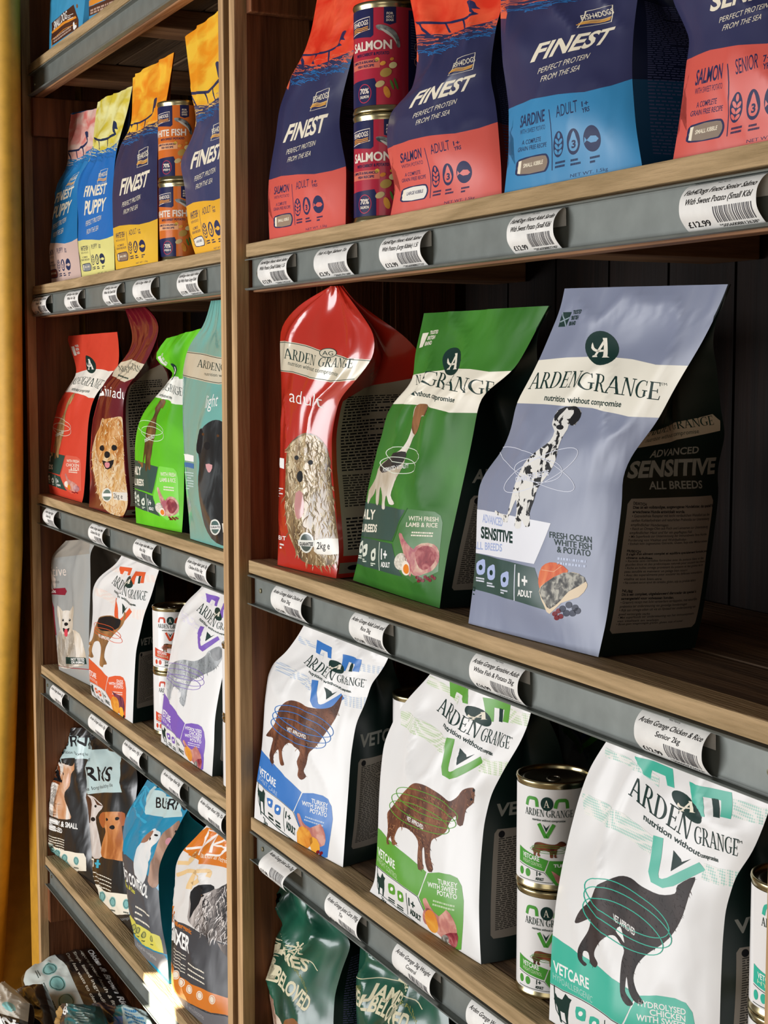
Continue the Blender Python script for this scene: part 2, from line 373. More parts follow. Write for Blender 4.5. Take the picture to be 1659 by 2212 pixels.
def bay(name, label, xa, xb, shelves, screwx, leftpanel=True):
    t = empty(name, (0, 0, 0), label, 'shelving', 'stained timber shelving bays')
    # uprights at the front, planks making the sides
    def side(x0, x1):
        box('upright', x0, x1, D-.012, D+.006, .02, 2.75, POST, t, .001)
        for k, (ya, yb) in enumerate(((D+.006, D+.096), (D+.112, D+.205), (D+.225, D+.32))):
            box('side_plank', x0+.001, x1-.001, ya, yb, .02, 2.75, DARK if k else DARK, t, .001)
    side(xa-.020, xa); side(xb, xb+.020)
    for k in range(9):
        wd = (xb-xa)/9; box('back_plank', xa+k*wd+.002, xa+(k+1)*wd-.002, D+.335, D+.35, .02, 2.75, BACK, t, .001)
    for z, rail in shelves:
        box('shelf_lip', xa+.004, xb-.006, D, D+.036, z-.0175, z, LIP, t, .0018)
        for k, (ya, yb, dz) in enumerate(((D+.0375, D+.13, .0), (D+.136, D+.228, .001), (D+.234, D+.33, 0))):
            box('shelf_board', xa+.003, xb-.003, ya, yb, z-.018+dz, z-.0006+dz*.5, BOARD, t, .001)
        for x in (xa+.09, (xa+xb)/2+.02, xb-.12): box('cross_batten', x, x+.085, D+.03, D+.33, z-.05, z-.0185, CROSS, t, .002)
        box('front_batten', xa+.004, xb-.006, D+.010, D+.028, z-.0635, z-.0185, UNDER, t, .0015)
        for sx in (xa, xb) if z in (Z0, Z5) else ():
            s = 1 if sx == xa else -1
            a, b = sorted((sx+s*.001, sx+s*.02)); box('shelf_bracket', a, b, D+.004, D+.14, z-.14, z-.064, DARK, t, .002)
        if rail:
            c = [(D-.0015, z-.0215), (D, z-.0205), (D+.009, z-.0205), (D+.0098, z-.022), (D+.0098, z-.058), (D+.009, z-.0605), (D, z-.0605), (D-.0018, z-.059)]
            r = sweep('label_rail', c, xa+.004, xb-.012, STEEL, t)
            for x in screwx: screw(x, z-.040, r)
    return t
bay('shelving_bay', 'right-hand stained pine shelving bay, the nearer of the two', -1.925, -.848, [(Z0, 0), (Z1, 1), (Z3, 1), (Z4, 1), (Z5, 1)], (-1.898, -.871))
bay('shelving_bay', 'left-hand stained pine shelving bay beside the yellow wall', -3.122, -1.986, [(Z0, 1), (Z1, 1), (Z3, 1), (Z4, 1), (Z5, 1)], (-3.1, -2.012))
# the room
YEL = plain('yellow_painted_plaster', 'c99324', .7); YELB = plain('bright_yellow_paint', 'dba637', .6); FLR = wood('floorboards', '8a7860', 'b8a488', 0, .5, 5)
def struct(o): o['kind'] = 'structure'; return o
struct(box('wall_back', -5.2, 1.5, D+.38, D+.5, 0, 2.9, YEL, None, 0))
struct(box('wall_left', -3.62, -3.42, .25, D+.38, 0, 2.9, YEL, None, .006))
struct(box('floor', -5.2, 2.2, -4.2, D+.5, -.05, 0, FLR, None, 0))
bm = bmesh.new()
prev = None
for z, x0, x1 in [(atz, at_depth(-60, yy, .68)[0]-.02, at_depth(xx, yy, .68)[0]-.012) for xx, yy, atz in [(q[0], q[1], at_depth(q[0], q[1], .68)[2]) for q in ((-40, 2900), (-12, 2150), (6, 1880), (17, 1700), (36, 1200), (37, 1000), (30, 400), (27, 0), (20, -900))]]:
    ringv = [bm.verts.new((x1-(x1-x0)*.5+(x1-x0)*.5*math.cos(a), .675+.05*math.sin(a), z)) for a in [2*math.pi*k/16 for k in range(16)]]
    if prev:
        for k in range(16): bm.faces.new((prev[k], prev[(k+1) % 16], ringv[(k+1) % 16], ringv[k])).smooth = True
    prev = ringv
me = bpy.data.meshes.new('curtain'); bm.to_mesh(me); bm.free()
tag(link('curtain', me, None, [YELB]), 'bright yellow hanging drape at the left edge beside the wall', 'curtain')
struct(box('trim_1', -3.285, -3.146, D+.004, D+.36, 0, 2.9, YEL, None, .006))
# ---------------------------------------------------------------- builders
def sst(a, b, x): t = np.clip((x-a)/(b-a), 0, 1); return t*t*(3-2*t)
def smth(A, k=2):
    B = A.copy(); n = len(A)
    for _ in range(k):
        C = B.copy(); C[1:-1] = .25*B[:-2]+.5*B[1:-1]+.25*B[2:]; B = C
    return B
def bag(label, group, f, rows, z, s, base, arts=(), gus=None, T=.09, lean=8, b0=.02, vmax=1.0, vseal=.93, vk=.42, wr=.003, seed=1,
        info=None, NV=60, NU=34, name='pet_food_bag', rear=None, fold=.3, sag=0, cat='pet food bag', gout=.008, tpow=.8, shift=0, pad=.002):
    """s = set-back of the bottom left and right corners from the front plane; arts = list of (Art, template surface or None)"""
    c = fr(f); R_ = [(v/vmax, c(np.array(a, float)), c(np.array(b, float))) for v, a, b in rows]
    PL = at_depth(*R_[0][1], D+s[0]); PR = at_depth(*R_[0][2], D+s[1]); PL[2] = PR[2] = z+.001
    e = PR-PL; e[2] = 0; e /= np.linalg.norm(e); n = np.array([-e[1], e[0], 0]); a = math.radians(lean)
    m = _z*math.cos(a)+n*math.sin(a); Np = np.cross(e, m)
    def hit(p): d = ray(*p); return CAM+d*(((PL-CAM)@Np)/(d@Np))
    Ls = np.array([PL]+[hit(r[1]) for r in R_[1:]]); Rs = np.array([PR]+[hit(r[2]) for r in R_[1:]]); vs = [r[0] for r in R_]
    vv = np.linspace(0, 1, NV+1)
    Lg = smth(np.stack([np.interp(vv, vs, Ls[:, k]) for k in range(3)], 1), 4); Rg = smth(np.stack([np.interp(vv, vs, Rs[:, k]) for k in range(3)], 1), 4)
    uu = np.linspace(0, 1, NU+1)
    prof = sst(-.04, .2, vv)*(1-sst(.45, vseal, vv))**.8
    G = Lg[:, None]*(1-uu)[None, :, None]+Rg[:, None]*uu[None, :, None]
    sh = np.sin(np.pi*uu)**.75
    G = G-(n*b0)[None, None]*(prof[:, None]*sh[None])[..., None]
    Gs = G.copy()
    W = np.zeros((NV+1, NU+1))
    for j, v in enumerate(vv):
        for i, u in enumerate(uu):
            p = Vector((u*2.2+v*1.1, v*3.2-u*1.2, seed*3.7)); q = noise.noise(p)+.5*noise.noise(p*2.3)
            rd = 1-2*abs(noise.noise(Vector((u*3.1+v*2.0, v*2.6-u*1.5, seed*1.3+9))))
            W[j, i] = (q*.9+(rd**3)*.9)*min(1, 7*min(u, 1-u))*(.45+.9*float(sst(.3, .75, v)))*min(1, v*8)
    cr = (vv > vseal)[:, None]*np.sin(uu*130)[None]*.0007
    Tv = .003+(T-.003)*(1-sst(vk, vseal, vv))**tpow
    W = np.maximum(W*wr*1.3, -(Tv[:, None]-.0016)); G = G-n[None, None]*(W+cr)[..., None]
    surf = Surf(G, Gs)
    lo, hi = (-3.122+pad, -1.988) if (PL[0]+PR[0])/2 < -1.955 else (-1.925+pad, -.85)
    def inside(P): P[..., 0] = np.clip(P[..., 0], lo, hi); P[..., 2] = np.maximum(P[..., 2], z+.001); return P
    G = inside(G); Gs = inside(Gs); Lg = inside(Lg); Rg = inside(Rg); surf = Surf(G, Gs)
    t = empty(name, tuple((PL+PR)/2+n*T/2-_z*.001), label, cat, group)
    conv = []
    for ar, tpl in arts:
        if ar is None: continue
        if tpl == 'uv': conv.append((ar, None))
        else:
            sf = tpl[0] if tpl else surf; cf = fr(tpl[1] if tpl else f); conv.append((ar, (lambda q, sf=sf, cf=cf: sf.inv(cf(q)))))
    surf.build('front_panel', base, conv, t)
    gus = gus or base; ww = np.linspace(0, 1, 13)
    gl = gout*4*(ww*(1-ww))[None]*prof[:, None]-(fold*T*sst(.35, .75, vv)*(1-sst(.8, 1, vv)))[:, None]*(1-abs(2*ww-1))[None]
    for sgn, E_ in ((1, Rg), (-1, Lg)):
        w_ = np.array([[noise.noise(Vector((x*2, v*5, seed+sgn*5))) for x in ww] for v in vv])*.004*np.minimum(1, 6*ww*(1-ww))[None]
        P = E_[:, None]+n[None, None]*(Tv[:, None]*ww[None])[..., None]+(sgn*e)[None, None]*(gl+w_)[..., None]+(shift*e)[None, None]*(ww[None]*Tv[:, None]/T)[..., None]
        P = inside(P); Surf(P, P, sgn < 0).build('side_gusset', gus, [(info, None)] if (info and sgn > 0) else [], t)
    Bk = G[:, ::4] if False else None
    uq = np.linspace(0, 1, 9)
    P = Lg[:, None]*(1-uq)[None, :, None]+Rg[:, None]*uq[None, :, None]+n[None, None]*(Tv[:, None]+(.012*np.sin(np.pi*uq))[None]*prof[:, None])[..., None]+(shift*e)[None, None]*(Tv/T)[:, None, None]
    P = inside(P); Surf(P, P, True).build('rear_panel', rear or gus, [], t)
    return surf, f
def lathe(name, prof, cx, cy, z, mats, parent, n=48, mi=None):
    v, f, fm = [], [], []
    for r, h in prof: v += [(cx+r*math.cos(2*math.pi*k/n), cy+r*math.sin(2*math.pi*k/n), z+h) for k in range(n)]
    for i in range(len(prof)-1):
        for k in range(n): f.append((i*n+k, i*n+(k+1) % n, (i+1)*n+(k+1) % n, (i+1)*n+k)); fm.append(mi[i] if mi else 0)
    me = bpy.data.meshes.new(name); me.from_pydata(v, [], f); me.polygons.foreach_set('use_smooth', [True]*len(f)); me.polygons.foreach_set('material_index', fm)
    o = link(name, me, None, mats); o.parent = parent; o.matrix_parent_inverse = __import__('mathutils').Matrix.Translation(-Vector(parent.location)); return o
TINM = plain('tinplate', 'b9ad86', .25, 1); TIND = plain('tin_lid', '9a9688', .3, 1)
TR, TH_ = .0365, .108
def tin(label, group, px, s, z, wrap, art, face=None, name='food_tin', cat='tin', k=1.0):
    TR, TH_ = .0365*k, .108*k
    P = at_depth(px, 1106, D+s); cx, cy = P[0], D+s
    t = empty(name, (cx, cy, z), label, cat, group); z = z+.0005
    lathe('tin_body', [(a_*k, b_*k) for a_, b_ in [(0.001, .003), (.033, .003), (.0345, 0), (.0372, .0005), (.0376, .002), (.0372, .004), (.0365, .0055), (.0365, .1025), (.0372, .104), (.0377, .106), (.0372, .108), (.0352, .108), (.0345, .1062), (.034, .1035)]], cx, cy, z, [TINM], t)
    lathe('lid', [(a_*k, b_*k) for a_, b_ in [(.0345, .1038), (.0325, .1030), (.031, .1044), (.0285, .1044), (.0275, .1034), (.001, .1034)]], cx, cy, z, [TIND], t)
    bm = bmesh.new(); a = -.6; rn = []
    for i in range(22):
        th = 2*math.pi*i/22; q = []
        for j in range(6):
            ph = 2*math.pi*j/6; rr = .0012*math.cos(ph); x = (.009+rr)*math.cos(th)+.0; y = (.0065+rr)*math.sin(th)
            x += .014; q.append(bm.verts.new((cx+x*math.cos(a)-y*math.sin(a), cy+x*math.sin(a)+y*math.cos(a), z+.1062*k+.0012*math.sin(ph))))
        rn.append(q)
    for i in range(22):
        for j in range(6): bm.faces.new((rn[i][j], rn[(i+1) % 22][j], rn[(i+1) % 22][(j+1) % 6], rn[i][(j+1) % 6])).smooth = True
    me = bpy.data.meshes.new('pull_ring'); bm.to_mesh(me); bm.free(); o = link('pull_ring', me, None, [TIND]); o.parent = t
    o.matrix_parent_inverse = __import__('mathutils').Matrix.Translation(-Vector(t.location))
    d = CAM-np.array([cx, cy, 0]); a0 = (math.atan2(d[1], d[0]) if face is None else face)-math.pi
    A = a0+np.linspace(0, 2*math.pi, 73); Zs = np.linspace(.0068, .1012, 9)*k
    P = np.stack([np.broadcast_to(cx+(TR+.0003)*np.cos(A), (9, 73)), np.broadcast_to(cy+(TR+.0003)*np.sin(A), (9, 73)), np.broadcast_to((z+Zs)[:, None], (9, 73))], -1)
    Surf(P, P).build('label_wrap', wrap, [(art, lambda q: np.stack([q[..., 0]/229.3+.5, q[..., 1]/94.4], -1))], t, off=.0001, step=.00006)
    return t
PAPER = plain('white_label_paper', 'efece6', .6); INK = film('1b1b1d', .6, 0); BARC = film('55555a', .6, 0)
def ticket(f, xl, xr, z, l1, l2, price, label, seed=1, droop=0, num=None):
    c = fr(f); X0 = at_depth(c(np.array([xl, 0.]))[0], 1106, D-.003)[0]; X1 = at_depth(c(np.array([xr, 0.]))[0], 1106, D-.003)[0]
    pr = [(D+.0062, -.0385), (D+.001, -.034), (D-.0042, -.027), (D-.0055, -.020), (D-.0045, -.0125), (D-.0005, -.006), (D+.0042, -.0022), (D+.0066, -.0016), (D+.0078, -.0035), (D+.008, -.010), (D+.0082, -.0175)]
    if droop: pr = [(D-.012, -.034), (D-.016, -.029), (D-.018, -.023), (D-.016, -.017), (D-.011, -.012), (D-.004, -.008), (D+.003, -.004), (D+.0066, -.002), (D+.0078, -.0035), (D+.008, -.010), (D+.0082, -.0175)]
    pr = np.array(smooth(pr, 6, False)); kf = 6*(8 if droop else 7); ln = np.concatenate([[0], np.cumsum(np.hypot(*np.diff(pr, axis=0).T))]); vf = ln[kf]/ln[-1]; tt = np.linspace(0, ln[-1], 31); pr = np.stack([np.interp(tt, ln, pr[:, 0]), np.interp(tt, ln, pr[:, 1])], 1); zt = z-.0206; rn = random.Random(seed); tw = rn.uniform(-.0015, .0015); nu = 14
    u = np.linspace(0, 1, nu+1); P = np.zeros((len(pr), nu+1, 3))
    P[..., 0] = X0+(X1-X0)*u[None]; P[..., 1] = pr[:, 0][:, None]+tw*(u-.5)[None]*np.linspace(1, 0, len(pr))[:, None]; P[..., 2] = zt+pr[:, 1][:, None]
    A = Art(); A.UP = np.array([0, 1.0]); wd = X1-X0; pass
    def T(s_, u0, u1, v, h, l=3, bold=0.0, sh=0): A.text(s_, (u0, v*vf), (u1, v*vf), h*vf, INK, l, bold, up=(h*sh, h*vf))
    n1 = min(.92, .038*len(l1)); T('Pets Pantry', .42, .58, .88, .035)
    T(l1, .5-n1/2, .5+n1/2, .70, .10, sh=.25, bold=.004)
    if l2: n2 = min(.86, .036*len(l2)); T(l2, .5-n2/2, .5+n2/2, .53, .10, sh=.25, bold=.004)
    T(price, .06, .36, .13, .115, bold=.012)
    x = .45; 
    while x < .93:
        b = rn.choice((.005, .008, .012)); A.poly([(x, .17*vf), (x+b, .17*vf), (x+b, .45*vf), (x, .45*vf)], BARC, 3); x += b+rn.choice((.010, .013, .018))
    T(num or '*5060%07d*' % rn.randrange(10**7), .45, .95, .075, .06)
    s = Surf(P, P); o = s.build('price_label', PAPER, [(A, None)], None, off=.0001, step=.00005)
    tag(o, label, 'price label', 'curled white price labels in the shelf rails')
    return o
# pictures used on several packs: silhouettes in a unit box, mapped by an origin and two edge vectors
DOG_STAND = [(.05, .52), (.0, .42), (.03, .30), (.06, .16), (.05, .05), (.12, .04), (.12, .14), (.17, .28), (.24, .36), (.40, .40), (.52, .34), (.54, .18), (.55, .02), (.62, 0), (.63, .10), (.64, .24), (.70, .36), (.74, .48), (.80, .58), (.86, .66), (.95, .68), (1, .78), (.97, .88), (.88, .97), (.80, .94), (.74, .84), (.64, .78), (.45, .80), (.25, .86), (.10, .78)]
DOG_NOHEAD = [(.05, .52), (.0, .42), (.03, .30), (.06, .16), (.05, .03), (.12, .02), (.13, .14), (.19, .28), (.26, .36), (.42, .38), (.54, .32), (.56, .16), (.56, .0), (.63, -.02), (.66, .10), (.68, .24), (.76, .38), (.84, .60), (.98, .98), (.94, .99), (.84, .88), (.72, .84), (.45, .88), (.22, .92), (.10, .80)]
LEG_B = [(.16, .35), (.18, .2), (.17, .08), (.22, .02), (.26, .05), (.23, .2), (.26, .36)]
LEG_F = [(.62, .40), (.66, .25), (.66, .1), (.68, .02), (.74, .02), (.72, .12), (.73, .28), (.74, .45)]
TAIL = [(.05, .70), (-.06, .62), (-.10, .50), (-.05, .46), (.02, .55), (.08, .60)]
SIT = [(.20, .04), (.10, .03), (.02, .08), (.10, .12), (.16, .16), (.20, .30), (.32, .44), (.45, .60), (.55, .76), (.60, .86), (.58, .94), (.66, 1), (.78, 1), (.88, .94), (.93, .86), (.86, .84), (.80, .80), (.78, .72), (.80, .60), (.74, .44), (.66, .30), (.62, .12), (.66, .02), (.56, 0), (.52, .10), (.50, .24), (.44, .10), (.46, .0), (.36, -.01), (.34, .10)]
def amap(pts, o, ex, ey): o, ex, ey = (np.array(q, float) for q in (o, ex, ey)); return [tuple(o+ex*x+ey*y) for x, y in pts]
def dog(A, o, ex, ey, mat, kind='stand', l=3, legmat=None, tail=0):
    body = {'stand': DOG_STAND, 'nohead': DOG_NOHEAD, 'sit': SIT}[kind]
    if kind != 'sit':
        A.poly(amap(LEG_B, o, ex, ey), legmat or mat, l, 3); A.poly(amap(LEG_F, o, ex, ey), legmat or mat, l, 3)
    if tail: A.poly(amap(TAIL, o, ex, ey), mat, l, 3)
    A.poly(amap(body, o, ex, ey), mat, l+1, 3)
def rings(A, o, ex, ey, mat, w, l=6, n=3):
    for k in range(n):
        c = amap([(.5+.03*k, .46-.08*k)], o, ex, ey)[0]
        A.line([tuple(np.array(c)+np.array(ex)*(.58-.05*k)*math.cos(t)+np.array(ey)*(.09+.02*k)*math.sin(t)+np.array(ey)*.0) for t in np.linspace(0, 2*math.pi, 40)], w, mat, l)
BLK = film('17171a', .5, 0); WHT = film('f3f1ec', .4, 0); CREAM = film('efe6d2', .4, 0); DKG = film('16342f', .42, 0); NAVY = film('23264a', .42, 0)
def portrait(A, cx, cy, w, h, fur, dark, eye, nose=BLK, tongue=None, ears='up', l=3, body=None, tilt=0):
    """a dog's face and chest, looking out"""
    b = [(-.30, -.2), (-.42, -.6), (-.48, -1.1), (-.30, -1.5), (.30, -1.5), (.48, -1.1), (.42, -.6), (.30, -.2)]
    P = lambda q: [(cx+x*w, cy-y*h) for x, y in q]
    A.poly(P(b), body or fur, l, 3)
    if ears == 'up':
        for s in (-1, 1): A.poly(P([(s*.12, .30), (s*.22, .50), (s*.40, .62), (s*.40, .30), (s*.30, .15)]), dark, l, 3)
    else:
        for s in (-1, 1): A.poly(P([(s*.25, .38), (s*.45, .30), (s*.56, -.05), (s*.50, -.45), (s*.36, -.40), (s*.30, 0)]), dark, l, 3)
    A.poly(P([(-.36, .1), (-.32, .32), (-.15, .44), (.15, .44), (.32, .32), (.36, .1), (.34, -.12), (.22, -.32), (0, -.38), (-.22, -.32), (-.34, -.12)]), fur, l+1, 3)
    A.poly(P([(-.2, -.02), (0, .08), (.2, -.02), (.2, -.2), (.1, -.32), (-.1, -.32), (-.2, -.2)]), body or fur, l+2, 3)
    for s in (-1, 1):
        A.ell((cx+s*.16*w, cy-.12*h), .055*w, .045*h, eye, l+3); A.ell((cx+s*.16*w-.015*w, cy-.135*h), .015*w, .012*h, WHT, l+4)
    A.ell((cx, cy+.02*h), .09*w, .06*h, nose, l+3)
    if tongue: A.poly(P([(-.16, -.15), (0, -.19), (.16, -.15), (.1, -.3), (-.1, -.3)]), nose, l+3, 3); A.poly(P([(-.07, -.2), (.07, -.2), (.08, -.38), (0, -.45), (-.08, -.38)]), tongue, l+4, 3)
MEAT = mott('7d2230', 'b96a68', '9a3b42', 90, 1); CHOP = mott('d9b9a0', 'b0606a', 'c98a80', 70, 1); TURK = mott('b5706a', 'd9a494', 'c78376', 60, 1); SWP = mott('d8842e', 'e9a844', None, 60, 1)
EGGW = film('efe3d3', .4, 0); YOLK = film('e8842c', .3, 0); BERRY = film('7a1320', .3, 0); BLUEB = film('252c44', .3, 0); BONE = film('d8b8a0', .4, 0)
SALM = mott('d85a2c', 'ef8a52', None, 90, .4); SKIN = mott('3a3a38', 'b9b5a8', '6d6b66', 160, 1); FLESH = film('e8d3b4', .4, 0)
def fur(A, region, cols, n, L, wd, ang, l=5, seed=1, spread=.5):
    """printed hair: short strokes inside a region, running at about ang degrees"""
    rn = random.Random(seed); R = smooth(region, 2); xs = [p[0] for p in R]; ys = [p[1] for p in R]; ms = [film(c_, .4, 0) for c_ in cols]; k = 0; t = 0
    while k < n and t < n*8:
        t += 1; x, y = rn.uniform(min(xs), max(xs)), rn.uniform(min(ys), max(ys)); ins = False; j = len(R)-1
        for i in range(len(R)):
            if (R[i][1] > y) != (R[j][1] > y) and x < (R[j][0]-R[i][0])*(y-R[i][1])/(R[j][1]-R[i][1])+R[i][0]: ins = not ins
            j = i
        if not ins: continue
        k += 1; a = math.radians(ang)+rn.gauss(0, spread); q = L*rn.uniform(.5, 1.2); dx, dy = math.cos(a)*q, math.sin(a)*q; b = rn.uniform(-.25, .25)
        p0, p1, p2 = np.array([x, y]), np.array([x+dx*.5-dy*b*.5, y+dy*.5+dx*b*.5]), np.array([x+dx, y+dy]); nn = np.array([-dy, dx])/q*wd/2*rn.uniform(.6, 1.3)
        A.tris([[p0+nn, p1+nn, p1-nn], [p0+nn, p1-nn, p0-nn], [p1+nn, p2, p1-nn]], ms[k % len(ms)], l)
def logoA(A, c, rx, ry, rot=0, l=4, ink=None, bg=None):
    A.ell(c, rx, ry, bg or DKG, l, rot); i = ink or CREAM; s = ry*.95; q = math.radians(rot*.0)
    M = lambda pts: [(c[0]+x*rx*1.0+y*A.sx*rx, c[1]-y*s) for x, y in pts]
    A.poly(M([(.05, .62), (.32, .62), (.42, -.5), (.55, -.58), (.1, -.58), (.16, -.5), (.14, .3)]), i, l+1)
    A.poly(M([(.12, .5), (-.42, -.45), (-.3, -.5), (.16, .25)]), i, l+1)
    A.poly(M([(-.55, -.55), (-.2, -.55), (-.25, -.45), (-.5, -.45)]), i, l+1)
    A.poly(M([(-.55, .35), (-.62, .0), (-.35, -.22), (.15, -.22), (.15, -.1), (-.25, -.1), (-.45, .05)]), i, l+1, 2)
Art.sx = .12
# ---------------------------------------------------------------- middle shelf: the two-kilo bags with a seated dog
def art_seated(kind, full=True):
    A = Art(); P = dict(blue=('f0ead9',), green=('efe7d3',), lime=('eeebe0',), red=('efe9dc',))[kind]; cr = film(P[0], .42, .2)
    A.poly([(300, 738), (372, 737), (520, 742), (760, 762), (960, 805), (1110, 812), (1300, 830), (1300, 560), (1250, 545), (1100, 540), (960, 512), (820, 497), (640, 503), (485, 517), (300, 530)], cr, 1)
    dk = DKG
    if kind != 'green':
        A.text('ARDEN', (430, 665), (692, 655), 88, dk, 3, serif=True, up=(30, -84))
        A.text('GRANGE', (690, 664), (1112, 722), 90, dk, 3, serif=True, up=(20, -90))
        A.text('nutrition without compromise', (520, 722), (915, 757), 30, dk, 3, .02, up=(6, -30))
        A.text('TM', (1122, 645), (1148, 648), 14, dk, 3)
    logoA(A, (815, 455), 82, 88, 0, 3, cr)
    u = dk if kind == 'blue' else cr
    for k, s_ in enumerate(('TRUSTED', 'BRITISH', 'BRAND')): A.text(s_, (672-14*k, 282+29*k), (724-14*k-5*k, 278+29*k), 20, u, 2, .03, up=(4, -20))
    A.poly([(612, 272), (662, 270), (628, 345), (588, 347)], u, 2)
    if kind == 'blue': A.line([(612, 272), (628, 345)], 6, film('8fa0a8', .4, 0), 3); A.line([(598, 322), (650, 298)], 6, film('8fa0a8', .4, 0), 3)
    o, ex, ey = (262, 1368), (560*.78, 10), (0, -600)
    if kind == 'blue': dm = mott('151517', 'e8e5de', None, 120, .8, lo=.455, hi=.475)
    elif kind == 'green': dm = mott('2b2320', 'd8ccb8', '7a5238', 16, .5, lo=.42, hi=.6)
    elif kind == 'lime': dm = mott('4a3218', '8a6236', '6a4724', 60, .4)
    else: dm = mott('7a5a34', 'c09a66', None, 60, .5)
    A.poly([(262, 1285), (285, 1300), (320, 1310), (330, 1290), (345, 1230), (365, 1160), (400, 1080), (440, 1020), (500, 970), (548, 930), (572, 880), (565, 840), (585, 790), (610, 765), (665, 752), (700, 775), (700, 800), (672, 850), (645, 840), (635, 870), (610, 910), (590, 960), (575, 1030), (545, 1090), (500, 1150), (480, 1180), (462, 1240), (440, 1300), (440, 1365), (415, 1368), (400, 1330), (395, 1370), (378, 1380), (362, 1365), (375, 1290), (372, 1230), (345, 1290), (330, 1320), (325, 1345), (305, 1345), (290, 1318), (262, 1305)], dm, 4, 2) if kind != 'green' else None
    if kind == 'blue':
        A.poly([(665, 752), (690, 765), (703, 790), (690, 825), (660, 852), (645, 840), (665, 800)], BLK, 5, 2); A.ell((598, 860), 17, 13, BLK, 5); A.poly([(612, 765), (640, 755), (600, 800), (580, 830), (578, 800)], BLK, 5, 2)
    ov = film('dfe2ee' if kind == 'blue' else 'e8f0dc', .4, 0)
    if kind == 'blue':
        for a, b in (((500, 1080), -28), ((480, 1075), 28), ((490, 1080), 3)):
            A.ring(a, 215 if b != 3 else 120, 62, 3.2, ov, 6, b)
    elif kind != 'green':
        for k in range(2): A.ring((480+30*k, 1060+50*k-40), 190-30*k, 60, 4, ov, 6, 8)
    if kind != 'green': A.text({'blue': 'GRAIN FREE RECIPE'}.get(kind, 'FORMULATED VITALITY'), (372, 1142), (542, 1105), 27, ov, 7, .02)
    ac = {'blue': 'b8c3e2', 'green': '2f5e2b', 'lime': '62c424', 'red': 'd04a36'}[kind]
    if kind == 'blue':
        A.poly([(100, 1270), (200, 1284), (545, 1352), (462, 1560), (185, 1507), (100, 1490)], film('e9e9ee', .4, .1), 2)
        A.text('ADVANCED', (196, 1345), (300, 1368), 42, film('a4b2d8', .4, 0), 3, .02); A.text('SENSITIVE', (188, 1425), (352, 1452), 56, dk, 3, .04)
        A.text('ALL BREEDS', (150, 1482), (300, 1496), 38, film('a4b2d8', .4, 0), 3, .02)
    else:
        A.poly([(100, 1270), (200, 1284), (545, 1352), (462, 1560), (185, 1507), (100, 1490)], film('2b4a40', .42, .1), 2)
        A.text('DAILY', (130, 1385), (300, 1405), 62, CREAM, 3, .03); A.text({'green': 'ALL BREEDS', 'lime': 'SMALL BREEDS', 'red': 'BREEDS'}[kind], (130, 1470), (330, 1492), 50, CREAM, 3, .03)
        A.line([(100, 1492), (185, 1510), (470, 1565), (560, 1340)], 7, film(ac, .4, 0), 4)
    A.poly([(100, 1490), (185, 1510), (465, 1580), (500, 1685), (540, 1800), (360, 1745), (160, 1690), (100, 1675)], film('22453c' if kind == 'blue' else '2b4a40', .42, .1), 2)
    A.line([(368, 1562), (366, 1748)], 4, ov, 4)
    for k, (x, y) in enumerate(((187, 1578), (240, 1605), (316, 1640))):
        A.poly([(x-20, y-20), (x, y-38), (x+20, y-38), (x+20, y+24), (x, y+38), (x-18, y+28)], film('aebbe0' if kind == 'blue' else 'd8dccb', .4, 0), 3, 2)
        A.ell((x, y), 9, 14, dk, 4); A.bars((x-22, y+45), (44, 8), (0, 26), 2, ov, 4, .6, k)
    A.text('1+', (385, 1672), (432, 1682), 66, WHT, 4, .03); A.text('ADULT' if kind != 'red' else 'PUPPY', (383, 1722), (457, 1732), 32, WHT, 4, .03)
    if kind == 'blue':
        L3 = (('FRESH OCEAN', 538, 758, 1425, 1452), ('WHITE FISH', 560, 757, 1462, 1488), ('& POTATO', 576, 750, 1500, 1522)); tc = dk
        A.bars((580, 1520), (165, 18), (-4, 48), 2, film('c6cfe6', .4, 0), 4, .5, 3)
    else:
        A.poly([(560, 1345), (760, 1370), (800, 1400), (812, 1450), (800, 1780), (620, 1850), (520, 1760), (475, 1570)], film({'green': '3d7432', 'lime': '7bd83a', 'red': 'e0604a'}[kind], .42, .2), 2)
        L3 = (('WITH FRESH', 575, 785, 1425, 1440), ({'red': 'CHICKEN'}.get(kind, 'LAMB & RICE'), 565, 780, 1468, 1482)) + ((('& RICE', 640, 780, 1510, 1520),) if kind == 'red' else ()); tc = CREAM
        A.bars((610, 1500), (160, 14), (-4, 40), 2, tc, 4, .5, 3)
    for s_, a, b, ya, yb in L3: A.text(s_, (a, ya), (b, yb), 31, tc, 4, .012)
    if kind == 'blue':
        A.poly([(485, 1630), (500, 1575), (540, 1552), (590, 1560), (625, 1585), (630, 1605), (560, 1650), (510, 1690), (490, 1680)], SALM, 4, 2)
        A.line([(500, 1590), (560, 1600), (600, 1570)], 3, film('f0b48c', .4, 0), 5)
        A.poly([(490, 1700), (520, 1655), (620, 1605), (690, 1610), (728, 1650), (732, 1680), (690, 1730), (600, 1760), (545, 1815), (520, 1780)], FLESH, 5, 2)
        A.poly([(492, 1702), (520, 1655), (610, 1605), (690, 1612), (728, 1650), (640, 1700), (600, 1745), (545, 1790), (520, 1760)], SKIN, 6, 2)
        for x, y in ((608, 1790), (640, 1770), (672, 1785), (628, 1812), (660, 1812), (684, 1800)): A.ell((x, y), 17, 17, BLUEB, 7)
        for x, y in ((570, 1815), (588, 1800), (600, 1828), (580, 1835)): A.ell((x, y), 13, 13, BERRY, 7)
    elif kind != 'red':
        A.poly([(520, 1520), (545, 1515), (570, 1560), (610, 1610), (640, 1650), (620, 1780), (590, 1790), (560, 1640)], CHOP, 4, 2)
